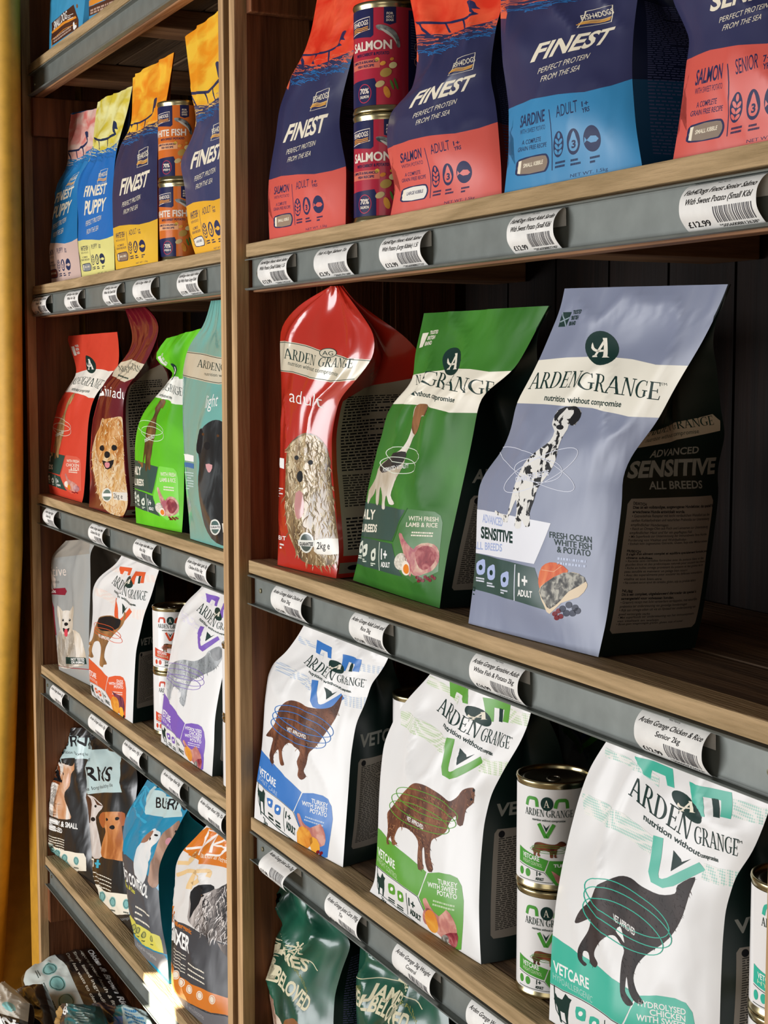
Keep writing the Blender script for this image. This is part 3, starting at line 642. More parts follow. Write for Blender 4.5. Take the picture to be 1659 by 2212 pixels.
        A.poly([(620, 1640), (680, 1590), (760, 1600), (800, 1650), (800, 1720), (760, 1770), (700, 1790), (650, 1800), (610, 1760)], CHOP, 5, 2)
        A.poly([(640, 1650), (690, 1610), (750, 1620), (785, 1665), (770, 1720), (720, 1760), (670, 1750)], MEAT, 6, 2)
        A.ell((540, 1700), 50, 55, mott('e8e0d0', 'bfb7a6', None, 300, 1), 4); A.ell((575, 1745), 34, 48, EGGW, 6); A.ell((578, 1750), 24, 32, YOLK, 7)
        for k in range(9): A.ell((660+16*k % 120, 1810+12*(k % 3)), 12, 12, BERRY, 7)
    else:
        A.poly([(540, 1560), (565, 1550), (600, 1620), (680, 1650), (740, 1700), (760, 1770), (720, 1810), (640, 1790), (590, 1740), (575, 1650)], TURK, 5, 2)
        A.ell((720, 1750), 50, 50, mott('c9a0a0', '9a3040', None, 40, 1), 6); A.ell((560, 1690), 40, 48, EGGW, 4); A.ell((600, 1735), 30, 44, YOLK, 6)
        for k in range(6): A.ell((650+16*k, 1810+8*(k % 3)), 10, 10, BERRY, 7)
    if kind == 'blue': A.text('2kg', (100, 1690), (163, 1712), 50, dk, 3, .02)
    return A
def art_back(real=False, title='', info='8d857a', tint='0'):
    """printed side of the bag in (across, up) coordinates"""
    A = Art(); A.UP = np.array([0, 1.0]); pc = film(info, .5, .1); cr = film('b9ad97', .5, 0)
    def rr(x0, x1, y0, y1, m, l=1): A.poly([(x0+.03, y0), (x1-.03, y0), (x1, y0+.012), (x1, y1-.012), (x1-.03, y1), (x0+.03, y1), (x0, y1-.012), (x0, y0+.012)], m, l)
    if real:
        A.poly([(.0, .545), (.4, .56), (.95, .60), (.97, .64), (.9, .662), (.4, .625), (0, .60)], cr, 1); A.ell((.3, .655), .12, .032, DKG, 2)
        A.text('ARDEN GRANGE', (.02, .585), (.9, .625), .033, DKG, 3, serif=True); A.text('nutrition without compromise', (.05, .562), (.72, .592), .016, DKG, 3)
        g = film('8f9088', .5, 0)
        A.text('ADVANCED', (.2, .515), (.72, .525), .02, g, 2, .02); A.text('SENSITIVE', (.03, .468), (.95, .472), .038, g, 2, .04); A.text('ALL BREEDS', (.24, .437), (.78, .435), .02, g, 2, .02)
        rr(.05, .93, .075, .415, pc)
        lines = [('DE/AT/CH', 1, .12), ('Dies ist ein vollstandiges, ausgewogenes Hundefutter, das speziell fur', 1, .85), ('erwachsene Hunde entwickelt wurde.', 1, .5), ('• Getreidefreie Rezeptur mit leicht verdaulichem Weissfisch aus den', 0, .8), ('  sanften Kohlenhydraten und naturlichen Prabiotika zur Unterstutzung', 0, .8), ('  empfindlicher Hundemagen', 0, .35),
                 ('• Reich an Omega-Olen aus Fisch und Leinsamen zur Unterstutzung', 0, .8), ('  empfindlicher Haut und fur ein gepflegtes Fell', 0, .6), ('• Mit Superfoods zur Unterstutzung der Immunabwehr Ihres Hundes', 0, .8), ('  Forderung von Vitalitat und Wohlbefinden', 0, .55), ('• Enthalt kein zugesetztes Getreide, Gluten, Soja oder Milchprodukte', 0, .82), ('', 0, 0),
                 ('FR/BE/CH', 1, .13), ("Il s'agit d'un aliment complet et equilibre specialement formule pour", 1, .85), ('chiens adultes.', 1, .25), ('• Recette sans cereales formulee avec du poisson blanc et des', 0, .8), ('  glucides doux et des prebiotiques naturels pour soutenir les chiens', 0, .82), ('• Riche en huiles omega provenant du poisson et des graines de lin', 0, .8), ('  peau sensible et maintenir un pelage bien nourri', 0, .6), ('• Avec des superaliments pour soutenir les defenses immunitaires', 0, .8), ('  vitalite et son bien-etre', 0, .35), ('• Ne contient aucun ajout de cereales, gluten, soja ou produits laitiers', 0, .72), ('', 0, 0),
                 ('NL/BE', 1, .1), ('Dit is een compleet, uitgebalanceerd diervoeder dat speciaal is', 1, .75), ('samengesteld voor volwassen honden.', 1, .5), ('• Graanvrij recept met licht verteerbare aardappelen, met natuurlijke', 0, .78), ('  prebiotica ter ondersteuning van gevoelige hondenmagen', 0, .66), ('• Rijk aan omega-olien uit vis en lijnzaad ter ondersteuning van', 0, .78), ('  goed verzorgde vacht', 0, .3), ('• Met superfoods ter ondersteuning van het immuunsysteem', 0, .78), ('  van vitaliteit en welzijn', 0, .4), ('• Bevat geen toegevoegde granen, gluten, soja of zuivel', 0, .66)]
        for k, (s_, bd, wd) in enumerate(lines):
            if s_: A.text(s_, (.10, .402-.0094*k), (.10+wd, .402-.0094*k-.004), .0062, BLK, 3, .03 if bd else .008)
    else:
        if title: A.text(title, (.1, .44), (1.1, .44), .04, film('8f9088', .5, 0), 2, .03)
        rr(.12, .95, .08, .40, pc); A.ell((.2, .385), .035, .01, BLK, 2)
        A.bars((.17, .375), (.72, .012), (0, -.27), 44, film('3a3733', .5, 0), 3, .5, 5)
    return A
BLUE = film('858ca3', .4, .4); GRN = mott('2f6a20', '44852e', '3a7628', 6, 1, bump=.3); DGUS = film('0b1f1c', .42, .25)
rows_blue = [(0, (125, 1870), (790, 2040)), (.12, (150, 1670), (832, 1850)), (.215, (165, 1500), (862, 1640)), (.343, (170, 1283), (893, 1400)), (.42, (178, 1150), (916, 1210)), (.47, (232, 1060), (908, 1120)), (.515, (300, 985), (955, 1010)), (.587, (348, 860), (1040, 900)), (.66, (368, 737), (1105, 810)), (.72, (425, 640), (1170, 680)), (.787, (487, 517), (1250, 545)), (.87, (547, 375), (1325, 420)), (.95, (597, 255), (1413, 245)), (1, (618, 150), (1455, 128))]
SB = bag('blue-grey upright dog food bag with a spotted seated dog, dark text side in shadow', 'dog food bags on the middle right shelf', D4, rows_blue, Z3, (.012, .028), BLUE, [(art_seated('blue'), None)], DGUS, T=.105, info=art_back(True), seed=2, rear=DGUS, b0=.016, wr=.0028, shift=.01)
rows_green = [(0, (725, 1815), (1243, 1975)), (.12, (752, 1700), (1262, 1820)), (.215, (780, 1540), (1295, 1620)), (.343, (802, 1340), (1340, 1420)), (.42, (825, 1220), (1375, 1260)), (.515, (865, 1060), (1415, 1080)), (.587, (905, 920), (1445, 930)), (.66, (960, 745), (1468, 795)), (.72, (1055, 665), (1500, 690)), (.787, (1088, 590), (1685, 560)), (.87, (1095, 460), (1770, 410)), (.95, (1130, 310), (1850, 255)), (1, (1150, 212), (1895, 168))]
GA = Art(); GA.text('GRANGE', (1160, 640), (1565, 712), 88, DKG, 4, serif=True, up=(14, -88)); GA.text('without compromise', (1098, 700), (1370, 745), 30, DKG, 4, .02, up=(5, -30)); GA.text('N', (1120, 640), (1150, 640), 60, DKG, 4, serif=True)
GA.poly([(1118, 762), (1160, 753), (1195, 762), (1206, 800), (1180, 826), (1150, 830), (1128, 870), (1104, 930), (1085, 960), (1062, 1010), (1040, 1050), (1030, 1100), (1000, 1190), (975, 1230), (950, 1300), (972, 1350), (940, 1352), (925, 1300), (915, 1340), (915, 1380), (898, 1375), (900, 1300), (890, 1250), (878, 1350), (864, 1345), (868, 1260), (858, 1290), (840, 1320), (828, 1350), (832, 1290), (868, 1200), (890, 1120), (950, 1070), (1010, 1030), (1060, 960), (1090, 880), (1100, 800)], mott('e6ded0', 'b8a890', None, 30, .5), 5, 3)
GA.poly([(1118, 762), (1160, 753), (1195, 762), (1206, 800), (1180, 826), (1150, 822), (1135, 880), (1100, 940), (1085, 900), (1100, 820)], mott('4a2a1a', '9a6a44', '6e4428', 30, .5), 6, 2)
GA.poly([(1040, 1040), (1030, 1090), (1000, 1130), (950, 1150), (900, 1165), (888, 1130), (930, 1085), (985, 1045)], film('2a2422', .4, .1), 6, 2)
for k in range(2): GA.ring((1000+30*k, 1120-60*k), 110, 48, 4, film('dfe6d4', .4, 0), 7, 8)
GA.text('FORMULATED VITALITY', (905, 1160), (1055, 1135), 24, WHT, 8, .01)
bag('dark green upright dog food bag with lamb chop picture and a long-legged hound', 'dog food bags on the middle right shelf', D3, rows_green, Z3, (.040, .032), GRN, [(art_seated('green'), (SB[0], D4)), (GA, None)], DGUS, T=.095, info=art_back(False, 'ADVANCED'), seed=5, b0=.02, wr=.005, vk=.45)
# left bay, same family
rows = [(0, (312, 1440), (535, 1505)), (.12, (300, 1330), (545, 1420)), (.215, (297, 1260), (553, 1330)), (.343, (296, 1130), (562, 1180)), (.42, (305, 1050), (567, 1080)), (.515, (330, 930), (573, 960)), (.587, (360, 840), (585, 870)), (.66, (425, 740), (612, 775)), (.72, (470, 680), (668, 700)), (.787, (505, 625), (770, 610)), (.87, (488, 540), (778, 500)), (.95, (445, 430), (770, 395)), (1, (437, 380), (763, 353))]
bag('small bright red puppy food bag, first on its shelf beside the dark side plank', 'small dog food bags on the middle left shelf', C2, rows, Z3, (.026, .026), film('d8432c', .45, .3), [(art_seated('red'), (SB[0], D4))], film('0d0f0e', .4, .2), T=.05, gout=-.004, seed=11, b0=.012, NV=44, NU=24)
rows = [(0, (888, 1610), (1185, 1680)), (.12, (880, 1480), (1190, 1590)), (.215, (878, 1370), (1197, 1470)), (.343, (880, 1190), (1200, 1260)), (.42, (878, 1080), (1200, 1130)), (.515, (900, 950), (1200, 970)), (.587, (945, 860), (1198, 880)), (.66, (1015, 775), (1196, 835)), (.72, (1070, 715), (1196, 740)), (.787, (1110, 660), (1200, 670)), (.87, (1150, 600), (1215, 540)), (.93, (958, 545), (1250, 430)), (1, (1085, 395), (1310, 330))]
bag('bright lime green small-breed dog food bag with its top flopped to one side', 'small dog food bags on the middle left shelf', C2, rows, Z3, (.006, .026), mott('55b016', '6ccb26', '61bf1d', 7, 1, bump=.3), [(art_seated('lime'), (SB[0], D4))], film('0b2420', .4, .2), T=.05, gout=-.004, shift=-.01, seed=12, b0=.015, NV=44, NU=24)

# ---------------------------------------------------------------- glossy older bags with a dog portrait
def art_gloss(f_, band, word, wordbox, pic, cream='dccdb0', kg=None, al=1.0):
    A = Art(); A.poly(band, film(cream, .25, .2, .6), 1, 0); return A
A = Art(); cb = film('dcd0b6', .25, .25, .5)
A.poly([(270, 380), (340, 377), (450, 400), (560, 435), (700, 480), (880, 492), (880, 510), (820, 560), (740, 612), (600, 625), (480, 600), (380, 570), (270, 555)], cb, 1)
A.line([(270, 388), (340, 384), (450, 407), (560, 442), (700, 487), (880, 500)], 4, DKG, 2); A.line([(270, 550), (380, 563), (480, 592), (600, 617), (735, 604)], 4, DKG, 2)
A.text('ARDEN', (330, 480), (520, 528), 62, DKG, 3, serif=True, up=(8, -62)); A.text('GRANGE', (535, 530), (722, 540), 58, DKG, 3, serif=True, up=(16, -56))
A.ring((590, 449), 42, 27, 4, DKG, 4); A.ell((590, 449), 42, 27, cb, 3); A.text('AG', (562, 462), (615, 465), 26, DKG, 5)
A.text('nutrition without compromise', (345, 520), (645, 590), 26, DKG, 3, 0, up=(4, -26))
A.text('adult', (345, 740), (545, 778), 72, WHT, 3, -.008, up=(5, -80))
FURG = mott('8f744e', 'd9c7a2', 'b9a07a', 55, .35, .3, .25, .5); FURD = mott('57412c', '9c8058', None, 60, .25, .3, .25, .5)
A.poly([(345, 1000), (420, 930), (500, 940), (560, 1000), (585, 1080), (600, 1250), (625, 1450), (640, 1600), (630, 1700), (520, 1720), (420, 1690), (370, 1600), (340, 1500), (325, 1350), (320, 1200), (335, 1090)], FURD, 2, 3)
A.poly([(350, 1010), (410, 950), (490, 945), (545, 1010), (560, 1110), (540, 1220), (480, 1290), (440, 1440), (400, 1480), (370, 1300), (345, 1180)], FURG, 3, 3)
fur(A, [(345, 1000), (420, 930), (500, 940), (560, 1000), (585, 1080), (600, 1250), (625, 1450), (640, 1600), (630, 1700), (520, 1720), (420, 1690), (370, 1600), (340, 1500), (325, 1350), (320, 1200), (335, 1090)], ('cdb68e', 'a88a60', '7a603e', 'e4d4b2', '96825c'), 650, 55, 5, 85, 4, 3, .35)
fur(A, [(350, 1010), (410, 950), (490, 945), (545, 1010), (560, 1110), (540, 1220), (440, 1290), (370, 1250), (345, 1120)], ('e8dabb', 'cdb68e', 'b59c72'), 260, 38, 4, 100, 4, 4, .7)
A.ell((411, 1187), 22, 34, BLK, 5); A.ell((388, 1075), 12, 14, BLK, 5); A.ell((472, 1103), 14, 15, BLK, 5); A.poly([(385, 1285), (430, 1285), (438, 1400), (415, 1440), (392, 1420)], film('c78a86', .3, .1, .4), 5, 2)
A.ell((450, 1582), 44, 62, film('e6e6dc', .3, .1), 5); A.ell((450, 1582), 36, 52, film('4c5a55', .3, .1), 6); A.poly([(400, 1565), (500, 1568), (500, 1605), (400, 1600)], film('e6e6dc', .3, 0), 7); A.text('GUARANTEE', (408, 1598), (492, 1600), 20, BLK, 8, .04)
A.poly([(500, 1565), (640, 1558), (650, 1600), (640, 1650), (515, 1650), (497, 1610)], film('e6e0d2', .3, .1), 5, 2); A.text('2kg e', (510, 1620), (585, 1622), 42, BLK, 6, .01)
A.poly([(270, 1080), (308, 1080), (308, 1142), (270, 1138)], WHT, 3)
A.bars((285, 1250), (22, 4), (0, 60), 4, WHT, 3, .5, 2); A.text('MEAT', (262, 1560), (330, 1568), 24, WHT, 3, .02); A.bars((290, 1580), (34, 6), (0, 40), 2, WHT, 3, .5, 4)
rows = [(0, (275, 1695), (625, 1800)), (.12, (282, 1500), (645, 1640)), (.25, (286, 1330), (622, 1370)), (.4, (291, 1100), (600, 1130)), (.5, (296, 930), (598, 930)), (.6, (299, 760), (640, 730)), (.7, (297, 600), (742, 612)), (.76, (291, 480), (852, 480)), (.85, (290, 290), (855, 335)), (.92, (400, 160), (775, 215)), (1, (590, 52), (650, 48))]
GI = Art(); GI.UP = np.array([0, 1.0]); GI.poly([(.05, .1), (.97, .1), (.97, .66), (.9, .70), (.3, .66), (.05, .6)], film('a59a86', .45, .1), 1); GI.bars((.1, .62), (.8, .01), (0, -.24), 26, BLK, 2, .5, 8); GI.bars((.1, .37), (.8, .01), (0, -.12), 13, film('3a3733', .5, 0), 2, .55, 9); GI.bars((.1, .22), (.8, .01), (0, -.10), 10, BLK, 2, .5, 10)
GI.poly([(.02, .02), (1, .02), (1, .07), (.02, .07)], film('8d8474', .45, .1), 1); GI.ell((.2, .045), .08, .012, BLK, 2); GI.bars((.45, .06), (.4, 0), (0, -.03), 2, BLK, 2, .5, 3)
REDG = film('bf2b1c', .22, .5, .7)
SR = bag('glossy red adult dog food bag with a shaggy golden dog, beside the dark side plank', 'dog food bags on the middle right shelf', D3, rows, Z3, (.012, .028), REDG, [(A, None)], REDG, T=.12, info=GI, seed=21, b0=.018, wr=.004, vk=.52, lean=3, vseal=.98, tpow=.7)
# maroon, fluffy orange dog
A = Art()
A.poly([(770, 560), (850, 530), (960, 570), (900, 640), (820, 680), (730, 640)], cb, 1); A.text('ARDEN', (770, 608), (850, 620), 38, DKG, 3, serif=True); A.text('GRAN', (838, 590), (918, 618), 42, DKG, 3, serif=True); A.bars((765, 625), (90, 25), (-4, 16), 1, DKG, 3, .6, 2)
A.text('mini adult', (640, 760), (850, 800), 62, WHT, 3, 0, up=(6, -70))
P1_ = mott('b06a2c', 'e2b078', 'cd8c4c', 55, .5, .3, .25, .4); P2_ = mott('d9a868', 'efd9b4', None, 50, .4, .3, .25, .4)
A.poly([(650, 970), (665, 915), (700, 925), (740, 915), (790, 905), (800, 950), (805, 1100), (812, 1250), (830, 1400), (845, 1490), (800, 1550), (740, 1545), (680, 1500), (640, 1400), (612, 1250), (605, 1130), (625, 1040)], P2_, 2, 3)
A.poly([(655, 960), (700, 920), (780, 920), (800, 1000), (800, 1150), (760, 1220), (690, 1230), (640, 1180), (625, 1090)], P1_, 3, 3); A.poly([(665, 1170), (700, 1130), (760, 1175), (740, 1250), (695, 1250)], P2_, 4, 2)
fur(A, [(650, 970), (665, 915), (700, 925), (790, 905), (805, 1100), (830, 1400), (845, 1490), (800, 1550), (740, 1545), (680, 1500), (640, 1400), (612, 1250), (605, 1130)], ('f0dcb8', 'd0964e', 'b87838', 'e8c48a'), 420, 34, 3.5, 90, 4, 5, .5)
A.ell((668, 1110), 17, 19, BLK, 5); A.ell((748, 1108), 17, 19, BLK, 5); A.ell((701, 1153), 19, 22, BLK, 5); A.poly([(665, 1190), (701, 1200), (745, 1185), (725, 1240), (690, 1245)], BLK, 5, 2); A.poly([(685, 1205), (715, 1205), (716, 1232), (700, 1240), (686, 1228)], film('d98a90', .3, 0), 6, 2)
A.ell((698, 1415), 32, 44, film('e6e6dc', .3, .1), 5); A.ell((698, 1415), 25, 36, film('5b7a74', .3, .1), 6); A.poly([(668, 1405), (730, 1405), (730, 1425), (668, 1425)], WHT, 7)
A.poly([(735, 1395), (830, 1400), (830, 1455), (745, 1445)], film('e6e0d2', .3, .1), 5); A.text('2kg e', (742, 1435), (800, 1440), 32, BLK, 6)
rows = [(0, (580, 1525), (800, 1580)), (.12, (588, 1330), (838, 1480)), (.25, (586, 1200), (822, 1300)), (.4, (600, 960), (806, 1080)), (.5, (640, 800), (800, 900)), (.58, (685, 670), (805, 720)), (.66, (765, 580), (910, 620)), (.75, (845, 480), (990, 480)), (.85, (868, 390), (1045, 330)), (.93, (845, 290), (1010, 250)), (1, (815, 205), (945, 190))]
MAR = film('6b1420', .25, .5, .6)
bag('maroon glossy mini-breed bag with an orange fluffy dog and a twisted top', 'small dog food bags on the middle left shelf', C2, rows, Z3, (.012, .012), MAR, [(A, None)], MAR, T=.10, shift=-.012, info=GI, seed=23, b0=.012, wr=.003, NV=44, NU=24, vk=.5, vseal=.8)
# teal, black dog
A = Art()
A.poly([(1190, 475), (1300, 490), (1420, 515), (1580, 530), (1580, 680), (1420, 695), (1300, 670), (1190, 640)], cb, 1); A.line([(1190, 482), (1300, 497), (1420, 522), (1580, 538)], 4, DKG, 2); A.line([(1190, 632), (1300, 662), (1420, 686), (1580, 672)], 4, DKG, 2)
A.text('ARDEN', (1280, 580), (1435, 612), 50, DKG, 3, serif=True, up=(6, -50)); A.text('GRANGE', (1437, 612), (1580, 625), 50, DKG, 3, serif=True); A.text('nutrition without', (1330, 635), (1500, 655), 22, DKG, 3)
A.text('light', (1345, 850), (1425, 835), 75, WHT, 3, 0, up=(8, -85))
B1_ = mott('141416', '4a4e50', '232527', 30, .4, .25, .3, .7)
A.poly([(1290, 1080), (1320, 990), (1390, 930), (1450, 940), (1500, 1020), (1560, 1200), (1580, 1500), (1560, 1700), (1480, 1750), (1380, 1700), (1320, 1550), (1295, 1350), (1300, 1200)], B1_, 2, 3); A.poly([(1285, 1090), (1310, 990), (1330, 1000), (1310, 1140), (1290, 1140)], BLK, 4, 2)
A.ell((1352, 1095), 20, 26, BLK, 5); A.poly([(1342, 1215), (1385, 1220), (1375, 1262), (1358, 1266)], film('d9a0a0', .3, 0), 5, 2); A.ell((1330, 1020), 8, 9, film('5b3a22', .3, 0), 5); A.ell((1420, 1030), 8, 9, film('5b3a22', .3, 0), 5)
A.ell((1405, 1625), 34, 52, film('e6e6dc', .3, .1), 5); A.ell((1405, 1625), 26, 42, film('4f6a66', .3, .1), 6); A.poly([(1372, 1612), (1440, 1612), (1440, 1638), (1372, 1638)], WHT, 7); A.text('GUARANTEE', (1375, 1632), (1437, 1632), 15, BLK, 8, .03)
A.poly([(1450, 1600), (1530, 1600), (1530, 1660), (1455, 1660)], film('e6e0d2', .3, .1), 5); A.text('2kg', (1457, 1648), (1500, 1650), 34, BLK, 6)
A.poly([(1210, 1145), (1262, 1160), (1262, 1200), (1212, 1190)], WHT, 3); A.poly([(1212, 1200), (1262, 1212), (1262, 1245), (1214, 1230)], film('3a6ea8', .3, 0), 3); A.bars((1220, 1260), (45, 8), (0, 120), 7, film('cfe6e2', .3, 0), 3, .4, 5)
rows = [(0, (1240, 1705), (1560, 1800)), (.15, (1222, 1450), (1560, 1560)), (.3, (1205, 1200), (1565, 1290)), (.45, (1195, 1000), (1570, 1060)), (.6, (1190, 780), (1575, 810)), (.7, (1190, 600), (1575, 620)), (.78, (1220, 470), (1570, 500)), (.86, (1262, 395), (1560, 400)), (.93, (1335, 310), (1540, 300)), (1, (1375, 150), (1520, 140))]
bag('pale teal glossy light bag with a black dog, half hidden by the middle uprights', 'small dog food bags on the middle left shelf', C2, rows, Z3, (.010, .012), film('79b8ad', .2, .5, .7), [(A, None)], film('79b8ad', .25, .4, .5), T=.08, seed=24, b0=.018, NV=50, NU=28, vseal=.88)
# silver-grey, white dog
A = Art(); A.poly([(300, 325), (585, 290), (600, 100), (300, 100)], film('9b958b', .3, .3, .3), 1)
A.text('sensitive', (225, 440), (437, 432), 62, film('e8d8cc', .3, 0), 3, -.005, up=(4, -66)); A.text('Ocean Fish & Potato', (200, 478), (385, 482), 22, film('5d5a58', .3, 0), 3); A.poly([(300, 520), (425, 512), (438, 535), (425, 560), (300, 552)], film('8d1f35', .3, .1), 2); A.text('adult', (300, 545), (362, 545), 20, WHT, 3, .02)
SAM = mott('cbbba4', 'f0e8dc', 'e0d4c2', 40, .5, .3, .25, .3)
portrait(A, 435, 745, 135, 190, SAM, SAM, BLK, BLK, film('d94a58', .3, 0), 'up', 3, SAM)
A.poly([(385, 800), (500, 790), (545, 880), (560, 1000), (480, 1025), (385, 1000)], SAM, 3, 3)
A.poly([(430, 962), (560, 968), (566, 1010), (430, 1008)], DKG, 6); A.text('NOT TESTED', (468, 985), (552, 987), 16, WHT, 7, .03); A.text('ON ANIMALS', (468, 1005), (552, 1006), 16, WHT, 7, .03); A.ell((445, 992), 12, 16, DKG, 6)
A.poly([(340, 600), (352, 640), (368, 820), (345, 820), (330, 600)], film('8d1f35', .3, .1), 3); A.line([(375, 1018), (470, 1035), (590, 1045)], 5, film('9c2a3a', .3, .1), 3)
rows = [(0, (385, 1085), (590, 1165)), (.15, (376, 960), (582, 1040)), (.3, (365, 840), (578, 900)), (.5, (345, 660), (582, 700)), (.65, (332, 500), (590, 520)), (.78, (325, 345), (588, 335)), (.84, (325, 315), (586, 285)), (1, (430, 205), (640, 190))]
bag('silver-grey glossy bag with a white fluffy dog and a folded-down top', 'dog food bags on the lower left shelf', C3, rows, Z4, (.02, .035), film('a7a9a6', .28, .4, .4), [(A, None)], film('8f877c', .3, .4, .3), T=.11, seed=26, b0=.008, NV=44, NU=24, vk=.74, vseal=.99, lean=4)
# ---------------------------------------------------------------- white vet-care bags with a standing dog in rings
def own_dog(shape, m, ringc, rc, tx, extra=(), rw=4, hair=None):
    A = Art(); A.poly(shape, m, 4, 3)
    if hair: fur(A, shape, *hair)
    for e_ in extra: A.poly(e_[0], e_[1], 5, 2)
    for x, y, rx, ry, ro in ringc: A.ring((x, y), rx, ry, rw, film(rc, .4, 0), 7, ro)
    A.text('VET APPROVED', tx[0], tx[1], tx[2], WHT, 8, .02); return A
def art_vet(col, sub, lines, dogm, head, pale, own=False, tail=0, food='leg'):
    A = Art(); c = film(col, .42, .2); pl = dots(pale, 'ece9e2'); lt = film(pale, .42, .1); dk = DKG
    A.poly([(900, 515), (930, 515), (1060, 590), (1185, 680), (1155, 765), (1030, 680), (890, 600)], pl, 1); A.poly([(1385, 790), (1450, 812), (1560, 820), (1530, 905), (1440, 895), (1360, 870)], pl, 1)
    A.poly([(1080, 300), (1160, 350), (1260, 430), (1250, 475), (1160, 400), (1060, 350)], pl, 1); A.poly([(1540, 500), (1700, 540), (1680, 610), (1530, 580)], pl, 1)
    A.text('ARDEN', (1100, 512), (1338, 684), 96, dk, 4, serif=True, up=(40, -84)); A.text('GRANGE', (1358, 692), (1546, 742), 78, dk, 4, serif=True, up=(18, -76))
    A.text('nutrition without', (1148, 605), (1372, 758), 27, dk, 4, .02, up=(10, -26)); A.text('compromise', (1376, 760), (1452, 780), 24, dk, 4, .02)
    A.text('TM', (1550, 678), (1572, 682), 12, dk, 4)
    A.poly([(1395, 432), (1540, 470), (1528, 588), (1488, 580), (1498, 510), (1440, 496), (1432, 582), (1392, 575)], c, 3); A.poly([(1468, 500), (1490, 505), (1486, 585), (1464, 580)], dk, 3)
    A.poly([(1195, 330), (1330, 380), (1322, 470), (1292, 462), (1290, 420), (1235, 400), (1220, 440), (1190, 425)], c, 2)
    logoA(A, (1362, 545), 78, 40, 50, 5)
    A.line([(1205, 676), (1163, 850), (1166, 885), (1195, 900), (1230, 890), (1376, 806)], 44, c, 3)
    A.poly([(1262, 735), (1290, 775), (1292, 790), (1335, 772), (1240, 838)], dk, 3)
    o, ex, ey = (826, 1300), (545, 105), (20, -350)
    shp = [(850, 1085), (880, 1045), (925, 995), (975, 955), (1010, 942), (1060, 960), (1130, 1005), (1200, 1050), (1245, 1030), (1280, 985), (1330, 970), (1356, 978), (1350, 1030), (1340, 1065), (1305, 1095), (1290, 1120), (1278, 1185), (1250, 1195), (1238, 1140), (1205, 1175), (1180, 1230), (1130, 1265), (1085, 1290), (1075, 1380), (1092, 1460), (1065, 1475), (1045, 1420), (1040, 1330), (1028, 1350), (1030, 1440), (1035, 1455), (1003, 1460), (1000, 1380), (1005, 1290), (960, 1225), (905, 1205), (880, 1235), (868, 1280), (888, 1305), (862, 1312), (850, 1275), (845, 1260), (835, 1285), (843, 1308), (822, 1300), (828, 1235), (822, 1160), (820, 1120)]
    if dogm is None: shp = None
    elif not head: shp = shp[:7]+[(1200, 1075), (1240, 1050), (1290, 960), (1350, 880), (1345, 930), (1310, 1020), (1270, 1110), (1225, 1180)]+shp[24:]
    if shp: A.poly(shp, dogm, 4, 3); fur(A, shp, ('9c6440', '3e2014', '74442a', 'b07c54'), 420, 24, 2.4, 70, 5)
    if head and dogm:
        A.poly([(1262, 1020), (1300, 1010), (1310, 1060), (1290, 1130), (1275, 1195), (1245, 1190), (1240, 1110)], mott('4a2a1c', '7c4a30', None, 60, .4), 6, 2); A.ell((1335, 1040), 7, 8, BLK, 6); A.ell((1352, 985), 6, 10, BLK, 6)
    if tail and dogm: A.poly([(850, 1085), (830, 1130), (790, 1170), (765, 1190), (760, 1170), (790, 1120), (830, 1075)], dogm, 4, 2)
    rc = film(col, .4, 0)
    for k, (x, y, rx) in enumerate(((1060, 1070, 205), (1040, 1110, 215), (1015, 1150, 200)) if dogm else ()): A.ring((x, y), rx, 62, 4, rc, 7, 24)
    if dogm: A.text('VET APPROVED', (945, 1165), (1040, 1222), 27, WHT, 8, .02)
    A.poly([(740, 1195), (768, 1215), (900, 1340), (1050, 1477), (1025, 1550), (1002, 1620), (880, 1525), (760, 1436), (730, 1415)], c, 2)
    A.text('VETCARE', (764, 1374), (875, 1458), 50, WHT, 3, .02); A.text(sub, (762, 1408), (888, 1522), 30, lt, 3)
    A.poly([(1058, 1482), (1130, 1478), (1200, 1490), (1240, 1512), (1264, 1560), (1275, 1650), (1262, 1940), (1235, 1942), (1130, 1850), (1090, 1800), (1008, 1625), (1030, 1550)], c, 2)
    n = len(lines)
    for k, s_ in enumerate(lines):
        L = 26+15.5*len(s_); A.text(s_, (1240-L-2*k, 1572+34*k-L*.24), (1240-2*k, 1572+34*k), 29, WHT, 4, .02)
    A.bars((1092, 1600+12*n), (145, 38), (-4, 44), 2, lt, 4, .5, 3)
    if food == 'leg':
        A.poly([(1032, 1640), (1050, 1632), (1075, 1680), (1130, 1740), (1175, 1700), (1215, 1760), (1235, 1830), (1222, 1880), (1180, 1890), (1120, 1840), (1080, 1760), (1045, 1680)], TURK, 5, 2)
        A.ell((1088, 1770), 34, 72, SWP, 6, -18); A.poly([(1160, 1850), (1235, 1840), (1240, 1900), (1225, 1930), (1190, 1900)], MEAT, 6, 2); A.ell((1165, 1880), 24, 30, mott('55504a', 'a9a49a', None, 200, 1), 7); A.ell((1062, 1740), 26, 50, TURK, 5)
        for x, y in ((1100, 1862), (1120, 1885), (1145, 1905), (1160, 1920)): A.ell((x, y), 11, 8, film('e0b24a', .4, 0), 6)
    elif food == 'pot':
        A.poly([(1032, 1640), (1050, 1632), (1075, 1680), (1130, 1730), (1200, 1690), (1235, 1770), (1235, 1850), (1180, 1860), (1120, 1830), (1080, 1760)], TURK, 5, 2)
        A.poly([(1035, 1760), (1080, 1720), (1130, 1760), (1150, 1830), (1100, 1860), (1045, 1840)], SWP, 6, 2); A.poly([(1130, 1800), (1180, 1810), (1205, 1880), (1150, 1900)], film('e8a63c', .4, 0), 6, 2)
        for x, y in ((1070, 1880), (1100, 1895), (1125, 1910), (1085, 1905)): A.ell((x, y), 16, 14, BLUEB, 7)
